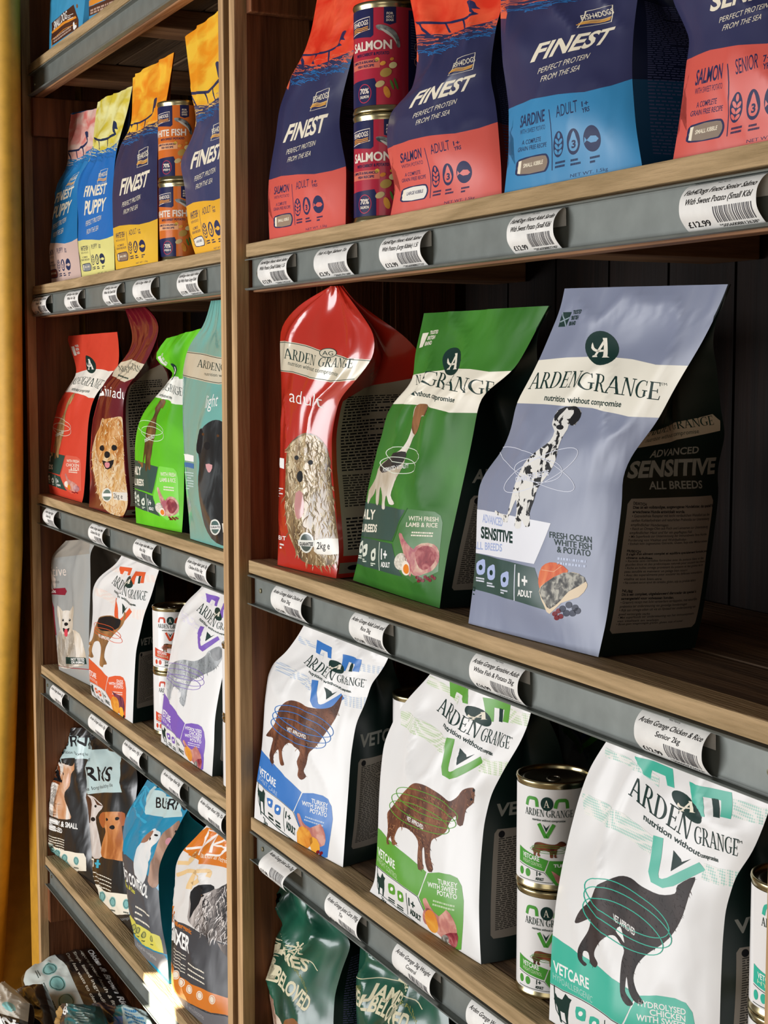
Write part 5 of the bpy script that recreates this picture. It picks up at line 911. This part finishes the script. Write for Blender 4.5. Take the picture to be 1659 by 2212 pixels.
A.poly([(870, 1540), (930, 1600), (1000, 1640), (1070, 1660), (1095, 1700), (1100, 1830), (1000, 1720), (880, 1640)], film('77777a', .4, .2), 3); A.text('natural complete', (895, 1600), (1018, 1700), 24, film('b8b8b4', .4, 0), 5)
rows = [(0, (880, 1560), (1100, 1830)), (.12, (855, 1420), (1092, 1660)), (.28, (830, 1230), (1055, 1480)), (.42, (815, 1050), (1035, 1280)), (.55, (808, 900), (1032, 1090)), (.65, (810, 780), (1080, 970)), (.76, (850, 700), (1150, 860)), (.88, (900, 620), (1195, 760)), (1, (960, 520), (1260, 660))]
bag('turquoise blue weight control bag with two dogs looking up, grey lower half', G5, C4, rows, Z5, (.022, .022), BL5, [(A, None)], film('0e7d98', .35, .3, .2), T=.10, gout=-.008, seed=53, b0=.018, wr=.006, NV=48, NU=26, vk=.55)
A = Art(); OR = film('d9781c', .35, .3, .2); ch = film('3a3a3e', .4, .4)
A.poly([(1180, 970), (1240, 930), (1300, 860), (1350, 830), (1600, 830), (1600, 1120), (1480, 1085), (1350, 1060), (1230, 1010)], OR, 1); A.line([(1300, 1010), (1330, 900), (1380, 840), (1420, 870), (1330, 960), (1210, 970)], 16, film('efe9e2', .4, .1), 2)
A.line([(1400, 990), (1440, 880), (1490, 860), (1510, 900), (1420, 940), (1500, 960), (1450, 1010), (1380, 1000)], 13, film('efe9e2', .4, .1), 3, sm=3); A.line([(1590, 900), (1520, 960), (1530, 1010), (1600, 1020)], 13, film('efe9e2', .4, .1), 3, sm=3); A.text('natural nutrition', (1340, 1015), (1560, 1070), 34, CREAM, 4, .0, up=(6, -34))
for q in ([(1160, 1140), (1250, 1110), (1330, 1150), (1260, 1200)], [(1240, 1230), (1290, 1120), (1390, 1110), (1380, 1150)], [(1160, 1060), (1240, 1060), (1280, 990)]): A.line(q, 26, film('e8c48c', .4, .2), 1, sm=5)
C6 = mott('1a1a1c', 'c4bab4', '6a625e', 12, .35, .45, .3, 0, .42, .6)
A.poly([(1245, 1250), (1290, 1210), (1360, 1200), (1420, 1230), (1480, 1200), (1600, 1180), (1600, 1750), (1500, 1600), (1400, 1560), (1280, 1500), (1215, 1440), (1225, 1350)], C6, 2, 3); A.poly([(1245, 1250), (1300, 1205), (1390, 1200), (1410, 1230), (1350, 1260), (1310, 1290), (1290, 1330), (1250, 1380), (1222, 1430), (1235, 1330)], BLK, 3, 2); fur(A, [(1410, 1240), (1480, 1205), (1600, 1190), (1600, 1740), (1500, 1590), (1400, 1550), (1280, 1490), (1290, 1360), (1350, 1280)], ('d8cfc8', '2a2626', '8a827e', 'f0eae6', '5a5250'), 420, 60, 5, 110, 4, 6, .35); A.ell((1335, 1268), 16, 13, BLK, 5); A.ell((1338, 1266), 7, 7, film('8a5a34', .3, 0), 6)
A.poly([(1100, 1410), (1130, 1420), (1230, 1480), (1330, 1530), (1420, 1570), (1510, 1600), (1600, 1760), (1600, 2120), (1470, 2060), (1350, 2040), (1240, 1980), (1140, 1900), (1110, 1760)], ch, 2); A.poly([(1420, 1580), (1500, 1600), (1600, 1500), (1600, 1780), (1500, 1700)], C6, 3, 2)
A.text('Hypoallergenic', (1095, 1425), (1240, 1530), 32, film('d9781c', .4, 0), 4, .02); A.text('MIXER', (1110, 1560), (1235, 1650), 98, WHT, 4, .03); A.bars((1130, 1610), (85, 60), (0, 130), 6, CREAM, 4, .25, 5); A.bars((1225, 1700), (130, 70), (0, 110), 3, CREAM, 4, .25, 6)
A.poly([(1110, 1700), (1150, 1780), (1250, 1850), (1350, 1890), (1480, 1940), (1600, 1970), (1600, 2100), (1470, 2050), (1360, 2030), (1270, 1990), (1170, 1930), (1110, 1840)], OR, 3)
for x, y in ((1150, 1790), (1187, 1840), (1237, 1885), (1305, 1925), (1395, 1950)): A.ell((x, y), 20, 30, film('e8dcc8', .4, 0), 4, -10); A.ring((x, y), 14, 22, 3, film('c86a1c', .4, 0), 5, -10)
A.poly([(1100, 1830), (1170, 1930), (1270, 1990), (1360, 2030), (1470, 2055), (1600, 2100), (1600, 2300), (1100, 2300)], film('6b6a6e', .4, .3), 2); A.text('natural & wholesome', (1150, 1950), (1330, 2085), 34, film('9c9b9c', .4, 0), 4)
rows = [(0, (1122, 1985), (1500, 2230)), (.1, (1118, 1860), (1500, 2080)), (.25, (1120, 1620), (1505, 1820)), (.4, (1125, 1400), (1530, 1580)), (.55, (1140, 1210), (1560, 1360)), (.68, (1143, 1080), (1580, 1200)), (.78, (1180, 990), (1600, 1080)), (.88, (1280, 890), (1610, 960)), (1, (1380, 780), (1620, 840))]
bag('white and orange mixer bag with a black and white shaggy dog, charcoal lower half', G5, C4, rows, Z5, (.012, .03), film('ddd8d2', .4, .3), [(A, None)], film('bfae98', .5, .2), T=.10, seed=54, b0=.02, wr=.006, NV=50, NU=30)
# ---------------------------------------------------------------- green bags under the lower right shelf
JG = mott('0f3d2e', '1a5a44', None, 9, 1, .3, .5, .3); CRJ = film('d8cfae', .4, 0)
A = Art()
A.text('JAMES', (235, 900), (392, 1010), 68, CRJ, 3, .03, up=(20, -68)); A.text('WELLBELOVED', (130, 930), (400, 1228), 74, CRJ, 3, .03, up=(24, -70)); A.text('HEALTHY', (345, 1000), (400, 1140), 30, film('9a9a52', .4, 0), 3, .0)
A.line([(240, 808), (330, 860), (460, 1000)], 5, CRJ, 3); A.line([(345, 880), (375, 905)], 8, CRJ, 3)
for q in range(26):
    a = q*.9; r = 6+1.5*q; A.ell((385+r*math.cos(a)*.95, 872+r*math.sin(a)*.9), 6, 5, CRJ, 3)
A.poly([(285, 835), (295, 800), (292, 790), (305, 810), (320, 818), (325, 845)], CRJ, 3)
A.poly([(215, 1120), (240, 1150), (245, 1230), (280, 1300), (215, 1300)], mott('d8c4b0', '8a6a58', None, 30, 1), 2); A.poly([(290, 1270), (330, 1255), (365, 1270), (370, 1300), (290, 1300)], film('8a5a34', .4, 0), 2, 2)
rows = [(0, (262, 1620), (590, 1860)), (.2, (235, 1300), (565, 1480)), (.35, (212, 1130), (552, 1290)), (.48, (202, 980), (560, 1130)), (.58, (208, 880), (600, 990)), (.68, (245, 790), (655, 850)), (.76, (278, 720), (600, 780)), (.84, (235, 650), (520, 700)), (.92, (195, 565), (500, 600)), (1, (250, 500), (520, 520))]
G6 = 'dark green bags below the lower right shelf'
bag('dark green dog food bag with cream lettering and a crumpled folded top', G6, E3, rows, Z5, (.016, .022), JG, [(A, None)], film('08261f', .35, .5, .2), T=.10, info=info_fish('6a6a48'), seed=61, b0=.02, wr=.009, vk=.5, vseal=.85)
A = Art()
A.text('JAMES', (765, 1130), (925, 1215), 72, CRJ, 3, .03, up=(20, -70)); A.text('WELLBELOVED', (640, 1140), (960, 1320), 80, CRJ, 3, .03, up=(22, -78)); A.text('NATURALLY', (640, 1110), (758, 1092), 28, film('9a9a52', .4, 0), 3); A.text('HEALTHY', (935, 1150), (1010, 1300), 30, film('9a9a52', .4, 0), 3)
A.line([(690, 1025), (800, 1035), (900, 1070), (1030, 1210)], 5, CRJ, 3); A.poly([(868, 1060), (880, 1035), (905, 1040), (915, 1080), (885, 1070)], CRJ, 3)
for q in range(20):
    a = q*.9; r = 5+1.4*q; A.ell((945+r*math.cos(a), 1085+r*math.sin(a)*.9), 6, 5, CRJ, 3)
rows = [(0, (720, 1900), (1230, 2350)), (.3, (690, 1450), (1200, 1750)), (.5, (680, 1200), (1190, 1450)), (.65, (685, 1050), (1180, 1270)), (.8, (695, 930), (1170, 1120)), (.9, (700, 850), (1150, 1040)), (1, (710, 780), (1130, 950))]
bag('second dark green bag, right of the crumpled one, mostly hidden below the shelf edge', G6, E3, rows, Z5, (.03, .03), JG, [(A, None)], film('08261f', .35, .5, .2), T=.09, seed=62, b0=.02, wr=.008)
# pouches on the highest shelf
def art_small(o, second):
    A = Art(); br = film('4a251c', .4, .1); og = film('e8922c', .4, .1)
    if not second:
        A.poly([(335, 150), (480, 30), (490, 60), (512, 130), (512, 180), (335, 300)], br, 1); A.line([(337, 215), (420, 150), (495, 110)], 14, og, 2); A.line([(337, 310), (340, 260), (420, 190), (500, 150)], 3, og, 2)
        A.text('SMALL DOG', (350, 195), (437, 120), 46, WHT, 3, .02, up=(0, -52)); A.bars((440, 100), (42, -18), (0, 34), 3, WHT, 3, .4, 2); A.bars((350, 245), (125, -90), (0, 36), 2, film('b89a88', .4, 0), 3, .6, 3); A.poly([(475, 150), (482, 140), (488, 165), (497, 160), (500, 175), (485, 195), (478, 190)], WHT, 4)
        A.ell((505, 40), 6, 14, film('8a5a3a', .4, 0), 2)
    else:
        A.poly([(560, 60), (900, -100), (900, -30), (575, 110)], br, 1); A.poly([(560, 20), (900, -150), (900, -110), (575, 50)], og, 1); A.bars((590, 60), (260, -105), (0, 36), 2, film('b89a88', .4, 0), 3, .7, 3)
    return A
rows = [(0, (320, 345), (535, 200)), (.3, (322, 150), (555, 0)), (.6, (330, -60), (570, -230)), (1, (340, -320), (560, -480))]
bag('sky blue small dog pouch with brown label on the topmost shelf', 'pouches on the topmost shelf', C1, rows, Z0, (.012, .012), film('3f9cc8', .4, .3), [(art_small(0, 0), None)], film('3a8fba', .4, .2), T=.05, seed=71, b0=.012, NV=36, NU=20, name='pet_food_pouch', cat='pet food pouch')
rows = [(0, (580, 170), (850, 0)), (.3, (580, -20), (860, -170)), (.6, (585, -200), (860, -380)), (1, (590, -450), (850, -600))]
bag('blue pouch with a brown and orange band, cut off by the top edge', 'pouches on the topmost shelf', C1, rows, Z0, (.012, .012), film('3f9cc8', .4, .3), [(art_small(0, 1), None)], film('3a8fba', .4, .2), T=.05, seed=72, b0=.012, NV=36, NU=20, name='pet_food_pouch', cat='pet food pouch')
# dark bags behind the front row
rows = [(0, (560, 1000), (1000, 1120)), (.5, (540, 640), (960, 700)), (.9, (520, 420), (900, 480)), (1, (520, 380), (880, 440))]
A = Art(); A.line([(560, 430), (640, 560), (760, 440)], 34, film('3f7d2a', .5, 0), 2); A.line([(600, 430), (645, 500), (700, 440)], 22, film('2a4470', .5, 0), 3)
bag('dark green bag in the second row, behind the green tins', 'bags behind the front row', E2, rows, Z4, (.17, .17), film('10312a', .45, .3), [(A, None)], DKG, T=.08, seed=81, b0=.015, NV=40, NU=24)

# ---------------------------------------------------------------- tins
def art_tin_ag(c, food, sub):
    A = Art(); A.UP = np.array([0, 1.0]); k = film(c, .3, 0)
    for s_ in (-1, 1):
        A.line([(-7+s_*15-7, 76), (-7+s_*15-5, 83), (-7+s_*15, 84), (-7+s_*15+4, 83), (-7+s_*15+5, 76)], 3.4, k, 2, sm=3)
    A.ell((-7, 80), 6.2, 6.8, DKG, 3); A.text('A', (-10, 76.5), (-4.5, 76.5), 7, CREAM, 4, serif=True)
    A.text('ARDEN GRANGE', (-31, 67), (19, 67), 7, DKG, 3, serif=True); A.text('nutrition without compromise', (-22, 62.5), (11, 62.5), 2.3, DKG, 3, .02)
    A.line([(-15, 60), (-8, 47), (-7, 47), (0, 60)], 3.6, k, 2); A.poly([(-11, 60), (-7.5, 52), (-4, 60), (-7.5, 56)], DKG, 3)
    dm = mott('4a2416', '8c5032', None, 60, 1) if c != '7a57b5' else mott('8a8a8c', 'c8c8ca', None, 60, 1)
    if c == 'd0482a': dm = mott('2a1e18', '9a6a3c', None, 60, 1)
    dog(A, (-22, 27), (34, 0), (0, 17), dm, 'stand', 3); A.ring((-5, 34), 19, 3, .4, k, 7); A.ring((-5, 36), 17, 3, .4, k, 7)
    A.poly([(-40, 33), (-5, 24), (-9, 13), (-40, 18)], k, 2); A.text('VETCARE', (-34, 24), (-14, 22), 4.6, WHT, 3, .02); A.text(sub, (-34, 19.5), (-11, 16.5), 3.4, film('cfe0b8', .4, 0), 3)
    A.poly([(-4, 24), (22, 24), (24, 20), (24, 0), (2, 0), (-8, 12)], k, 2); A.text(food, (0, 18), (21, 18), 2.8, WHT, 3, .05)
    A.poly([(-2, 14), (2, 12), (8, 8), (14, 8), (18, 4), (12, 0), (4, 2), (1, 8)], TURK, 4, 2); A.ell((9, 3), 4, 5, SWP, 5)
    A.line([(-40, 16.5), (-9, 11.5), (0, 2), (-40, 2)], .5, DKG, 3); A.text('1+', (-17, 7.5), (-12, 7.5), 4.5, DKG, 3, .03); A.text('ADULT', (-18, 3.5), (-9.5, 3.5), 2.6, DKG, 3, .05)
    for x in (-36, -27): A.ell((x, 9), 3, 4, k, 3)
    A.bars((26, 70), (26, 0), (0, -60), 26, BLK, 3, .45, 4)
    return A
def art_tin_fish(base, dark, word, sub):
    A = Art(); A.UP = np.array([0, 1.0]); cr = film('f0e2d2', .3, 0); n = film(dark, .3, 0)
    A.poly([(-60, 95), (-17, 95), (-17, 68), (-20, 66), (-60, 70)], n, 1); A.line([(-50, 84), (-21, 86), (-21, 74), (-50, 71)], .7, cr, 3); A.text('FISH4DOGS', (-48, 78), (-23, 79), 4.6, cr, 3, .02)
    for q in range(3): A.line([(-48, 76-1.6*q), (-40, 77-1.6*q), (-32, 76-1.6*q), (-23, 77-1.6*q)], .8, film('f0a03c', .3, 0), 3)
    A.poly([(-6, 95), (6, 95), (6, 79), (0, 77), (-6, 79)], n, 1)
    for q, s_ in enumerate(('FOR', 'ADULT', 'DOGS')): A.text(s_, (-2.4-.6*len(s_)*.5, 87-3.2*q), (2.4+.3*len(s_), 87-3.2*q), 2.2, cr, 3, .03)
    A.text(word, (-46+(0 if len(word) < 8 else -12), 54), (2, 54), 8.5, cr, 3, .03); A.text(sub, (-40, 48), (-1, 48.5), 3, n, 3, .02); A.poly([(-50, 45), (-10, 45), (-10, 36), (-50, 36)], film('d8705c' if base[0] == 'b' else 'e8a878', .3, 0), 1); A.text('COMPLETE & BALANCED', (-48, 41.5), (-12, 41.5), 2.4, n, 3, .03); A.text('FISH RECIPE', (-38, 37.5), (-16, 37.5), 2.4, n, 3, .03)
    A.poly([(-14, 77), (-6, 77), (4, 72), (9, 64), (10, 56), (7, 56), (4, 64), (-4, 70), (-12, 73)], mott('3c4044', '9a9c98', None, 90, 1), 3, 3); A.poly([(-10, 74), (-2, 71), (5, 64), (7, 58), (3, 64), (-4, 69)], film('c8c6bc', .3, 0), 4, 2)
    for x, y, rx, ry, m in ((-7, 40, 3, 2, SWP), (3, 38, 4, 3, film('e8d89a', .3, 0)), (-4, 31, 6, 4.2, film('b8944a', .3, 0)), (-10, 20, 5, 3, film('c8b07a', .3, 0)), (2, 44, 2, 1.5, SWP), (-13, 44, 2.4, 2, film('d8b04a', .3, 0)), (6, 20, 1.2, 6, film('4a7a3a', .3, 0)), (2, 19, 1.2, 5, film('5a8a3a', .3, 0)), (-3, 12, 3, 6, SWP)): A.ell((x, y), rx, ry, m, 3, 20)
    A.poly([(-60, 24), (-16, 26), (-14, 22), (-14, 0), (-60, 0)], n, 1); A.ring((-28, 12), 8.5, 9, .7, film('d0304a', .3, 0), 3); A.text('70%', (-34, 12), (-22, 12), 5, cr, 4, .03); A.text(word.split()[-1], (-34, 7.5), (-22, 7.5), 2.6, cr, 4, .03)
    A.poly([(19, 92), (44, 92), (44, 3), (19, 3)], n, 1); A.bars((22, 84), (18, 0), (0, -40), 16, film('6a6c94', .4, 0), 3, .3, 2)
    for y in (57, 43): A.ring((30, y), 3.4, 4, .8, film('d89a9a', .4, 0), 3)
    return A
RT = art_tin_fish('b52c40', '23264f', 'SALMON', 'WITH CARROT & POTATO'); OT = art_tin_fish('e07a2c', '23264f', 'WHITE FISH', 'WITH SWEET POTATO')
RW = film('b42b40', .25, 0, .4); OW = film('d8702a', .25, 0, .4); WW = film('ece9e6', .3, 0, .3)
for i, nm in enumerate(('lower', 'upper')): tin('%s red salmon tin in the stack between two coral pouches' % nm, 'red tins', 842, .056, Z1+i*.1227, RW, RT, k=1.13)
for i, nm in enumerate(('lower', 'upper')): tin('%s orange fish tin in the stack between the yellow pouches' % nm, 'orange tins', 409, .054, Z1+i*.1227, OW, OT, k=1.13)
GT = art_tin_ag('4c9a3a', 'TURKEY', 'WEIGHT CONTROL')
for i, nm in enumerate(('lower', 'upper')): tin('%s white and green tin in the stack beside the turquoise-panelled bag' % nm, 'white and green tins', 1206-i*2, .062, Z4+i*.1085, WW, GT)
BT = art_tin_ag('4a7ac0', 'TURKEY', 'JOINT CARE')
for i, nm in enumerate(('lower', 'upper')): tin('%s white and blue tin in the stack hidden behind the green-panelled bag' % nm, 'white and blue tins', 914, .12, Z4+i*.1085, WW, BT)
DT = art_tin_ag('d0482a', 'DUCK', 'SENSITIVE')
for i, nm in enumerate(('lower', 'upper')): tin('%s white and orange tin in the stack between the orange- and purple-panelled bags' % nm, 'white and orange tins', 374, .066, Z4+i*.1085, WW, DT)
PT = art_tin_ag('7a57b5', 'RENAL', 'RENAL')
for i, nm in enumerate(('lower', 'upper')): tin('%s white and purple tin in the stack pressed against the middle uprights' % nm, 'white and purple tins', 532, .05, Z4+i*.1085, WW, PT)
TT = art_tin_ag('35b59a', 'CHICKEN', 'HYPO')
for i, nm in enumerate(('lower', 'upper')): tin('%s white and turquoise tin in the stack cut off by the right edge' % nm, 'white and turquoise tins', 1748, .07, Z4+i*.1085, WW, TT)

# ---------------------------------------------------------------- loose bags slumped at the foot of the left bay
HZ = (0, 1950, 5.184)
def slump(label, q, T_, base, art, seed):
    """a soft full bag lying down: q = corners (x, y, depth) of the top sheet"""
    c = fr(HZ); K = [at_depth(*c(np.array(p[:2], float)), p[2]) for p in q]
    uu = np.linspace(0, 1, 37); vv = np.linspace(0, 1, 37); U, V = np.meshgrid(uu, vv); u, v = U[..., None], V[..., None]
    M = K[0]*(1-u)*(1-v)+K[1]*u*(1-v)+K[2]*u*v+K[3]*(1-u)*v
    nrm = np.cross(K[1]-K[0], K[3]-K[0]); nrm /= np.linalg.norm(nrm)
    if nrm[2] < 0: nrm = -nrm
    fl = np.cross(K[1]-K[0], K[3]-K[0])[2] < 0
    pil = (np.sin(np.pi*U).clip(0)**.28)*(np.sin(np.pi*V).clip(0)**.28)
    wr = np.array([[noise.noise(Vector((a*3, b*4, seed)))+.8*(1-2*abs(noise.noise(Vector((a*4+b*3, b*4-a*2, seed+4)))))**3 for a in uu] for b in vv])
    cen = M.mean((0, 1))-nrm*T_*.5; t = empty('pet_food_bag', tuple(cen-np.array([0, 0, T_*.4])), label, 'pet food bag', 'loose bags heaped under the left bay')
    for s_, nm in ((1, 'front_panel'), (-1, 'rear_panel')):
        h = (-T_*.5 + s_*T_/2*pil)+(s_*wr*.007*np.minimum(1, pil*1.5) if s_ > 0 else 0)
        P = M+nrm*h[..., None]
        if 'largest' in label: P[..., 0] = np.maximum(P[..., 0], -3.119)
        Surf(P, P, (s_ < 0) != fl).build(nm, base, [(art, None)] if s_ > 0 else [], t)
A = Art(); A.UP = np.array([0, 1.0]); A.poly([(.02, .20), (.06, .50), (.30, .56), (.80, .52), (.97, .15), (.60, .02), (.20, .04)], film('c9d2cc', .4, .1), 1)
for x in (.24, .44, .66): A.ell((x, .37), .085, .09, TEAL, 2); A.ring((x, .37), .07, .074, .008, DKG, 3); A.bars((x-.06, .25), (.12, 0), (0, -.05), 2, DKG, 3, .5, 3)
for q_, s_ in enumerate(('Supports all round health & fitness', 'Simple, limited ingredients', 'Clearly less waste to clean up')): A.text(s_, (.08, .80-.085*q_), (.88, .80-.085*q_), .035, CREAM, 2, .01)
A.text('Chicken & Brown Rice', (.07, .885), (.84, .885), .06, WHT, 2, .03)
slump('black bag with cream icon panel and white writing, largest in the heap', [(120, 640, .672), (520, 1540, .665), (1600, 1250, .80), (1000, 330, .83)], .09, BKF, A, 3)
B = Art(); B.UP = np.array([0, 1.0]); B.text('Natural · Wholesome ·', (.03, .62), (1.0, .62), .16, film('8f8a88', .4, 0), 2, .0)
slump('charcoal brown bag with faint grey writing, overlapping the black one', [(-40, 980, .62), (20, 1560, .59), (500, 1520, .62), (320, 850, .65)], .06, film('2a2624', .3, .8, .4), B, 5)
B = Art(); B.UP = np.array([0, 1.0]); B.poly([(.0, .35), (1, .35), (1, 1), (0, 1)], film('c9c2b4', .4, .2), 1); B.text('GIN', (.1, .08), (.9, .08), .2, WHT, 2, .03); B.ell((.75, .6), .15, .12, TEAL, 2)
slump('dark bag with a cream band, cut off by the left edge of the frame', [(-160, 1420, .55), (160, 1400, .57), (200, 1080, .60), (-80, 830, .59)], .05, film('1c1a19', .3, .6, .3), B, 7)
B = Art(); B.UP = np.array([0, 1.0]); B.poly([(.0, .0), (.26, .0), (.22, 1), (0, 1)], film('b8925a', .25, .5, .6), 1); B.poly([(.26, 0), (.42, 0), (.36, 1), (.22, 1)], film('3c3a3c', .3, .4, .4), 1); B.text('60', (.28, .62), (.46, .70), .2, WHT, 2, .03); B.bars((.6, .85), (.3, 0), (0, -.5), 7, LTB, 2, .3, 4)
slump('small teal foil bag with a gold crumpled end, bottom of the frame', [(520, 1500, .61), (1120, 1560, .63), (1000, 1080, .69), (580, 1090, .65)], .05, film('0f6a70', .28, .8, .5), B, 8)
B = Art(); B.UP = np.array([0, 1.0]); B.poly([(.45, .0), (1, .0), (1, .9), (.6, .95)], LTB, 1); B.bars((.6, .8), (.3, 0), (0, -.5), 6, film('2f7fb0', .4, 0), 2, .5, 4); B.poly([(.0, .1), (.3, .2), (.5, .9), (0, 1)], film('2b3146', .28, .5, .5), 1); B.poly([(.3, 0), (.45, 0), (.55, .6), (.4, .5)], film('1f7fd0', .3, .2), 1)
slump('crumpled turquoise and pale blue bag under the end of the lowest rail', [(1060, 1500, .68), (1800, 1560, .735), (1640, 1130, .755), (960, 1020, .73)], .05, film('12868c', .28, .8, .5), B, 9)
# ---------------------------------------------------------------- price labels
C_ = 'curled price label reading %s'
def lab(txt): return txt
for a in ((C1, 243, 333, 'Fish4Dogs Finest Salmon', 'Puppy 1.5kg', '£12.99', 'first price label from the left on the upper left rail, under the pink-topped pouch'),
          (C1, 455, 541, 'Fish4Dogs Finest Puppy', 'White Fish 1.5kg', '£12.99', 'second price label from the left on the upper left rail, under the pale yellow pouch'),
          (C1, 700, 793, 'Fish4Dogs Finest Adult', 'White Fish (Small Kibl', '£12.99', 'third price label on the upper left rail, left of the orange tins'),
          (C1, 895, 1012, 'Fish 4 Dogs White Tin', '', '£2.95', 'single-line price label under the orange tins'),
          (C1, 1180, 1315, 'Fish4Dogs Finest Adult White', 'Fish With Potato Large Kibbl', '£12.99', 'price label nearest the uprights on the upper left rail')): ticket(a[0], a[1], a[2], Z1, *a[3:6], a[6], seed=a[1])
for a in ((C2, 285, 356, 'Arden Grange Puppy', 'Chicken 2kg', '£12.99', 'leftmost price label on the middle left rail, under the red puppy bag'),
          (C2, 580, 671, 'Arden Grange Adult Mini', 'Chicken & Rice 2kg', '£12.99', 'price label on the middle left rail below the maroon bag'),
          (C2, 870, 997, 'Arden Grange Adult Mini Lamb', 'Rice 2kg', '£12.99', 'price label on the middle left rail below the lime green bag'),
          (C2, 1211, 1348, 'Arden Grange Adult Light 2kg', 'Chicken & Rice 2kg', '£12.99', 'price label on the middle left rail below the teal bag')): ticket(a[0], a[1], a[2], Z3, *a[3:6], a[6], seed=a[1])
for a in ((C3, 306, 386, 'Arden Grange Sensitive 2kg', '', '£12.99', 'leftmost price label on the lower left rail, below the grey bag'),
          (C3, 555, 665, 'Arden Grange Gastro 2kg', '', '£17.99', 'second price label on the lower left rail, beside the knot in the wood'),
          (C3, 778, 892, 'Arden Grange Gastro 395g T', '', '£2.40', 'middle price label of the five on the lower left rail'),
          (C3, 1032, 1157, 'Arden Grange Renal 2kg', '', '£17.99', 'fourth price label on the lower left rail, below the purple-panelled bag'),
          (C3, 1276, 1432, 'Arden Grange Renal 395g Tin', '', '£2.40', 'price label at the right end of the lower left rail')): ticket(a[0], a[1], a[2], Z4, *a[3:6], a[6], seed=a[1])
for a in ((D1, 178, 345, 'Fish4Dogs Finest Adult Salmo', 'With Potato (Small Kibble) 1.5l', '£12.99', 'leftmost price label on the top right rail, beside the screw', None),
          (D1, 508, 702, 'Fish 4 Dogs Salmon Tin', '', '£2.95', 'price label with a 2.95 price below the red tins', None),
          (D1, 893, 1135, 'Fish4Dogs Finest Adult Salmo', 'With Potato (Large Kibble) 1.5l', '£12.99', 'price label below the larger coral salmon pouch', '*5056008807733*'),
          (D2, 98, 372, 'Fish4Dogs Finest Adult Sardin', 'With Sweet Potato (Small Kibl', '£12.99', 'price label below the sky blue sardine pouch', '*5056008807740*'),
          (D2, 1108, 1562, 'Fish4Dogs Finest Senior Salmo', 'With Sweet Potato (Small Kibl', '£12.99', 'largest price label, at the right end of the top right rail', '*5056008812638*')): ticket(a[0], a[1], a[2], Z1, *a[3:6], a[6], seed=a[1], num=a[7])
for a in (('E1', 218, 385, 'Arden Grange Adult Chicken &', 'Rice 2kg', '£12.99', 'leftmost price label on the middle right rail, under the glossy red bag'),
          ('E1', 645, 832, 'Arden Grange Adult Lamb and', 'Rice 2kg', '£12.99', 'price label on the middle right rail below the dark green bag'),
          ('E1', 1305, 1575, 'Arden Grange Sensitive Adult', 'White Fish & Potato 2kg', '£16.99', 'price label with a 16.99 price below the blue-grey bag'),
          (E2, 962, 1340, 'Arden Grange Chicken & Rice', 'Senior 2kg', '£12.99', 'price label at the right end of the middle right rail')): ticket((500, 1180, 2.5136) if a[0] == 'E1' else a[0], a[1], a[2], Z3, *a[3:6], a[6], seed=a[1])
ticket(E3, 190, 325, Z4, 'Arden Grange Joint Care 2kg', '', '£17.99', 'price label drooping forward at the left end of the lower right rail', 5, droop=1)
ticket(E3, 508, 684, Z4, 'Arden Grange Joint Care 395g', 'Tin', '£2.40', 'price label on the lower right rail above the gap between green bags', 6)
ticket(E3, 882, 1095, Z4, 'Arden Grange 2kg Weight', 'Control', '£17.99', 'price label on the lower right rail below the spaniel bag', 7)
ticket(E3, 1297, 1560, Z4, 'Arden Grange Weight Control', '395g Tin', '£2.40', 'price label cut off by the bottom of the frame', 8)
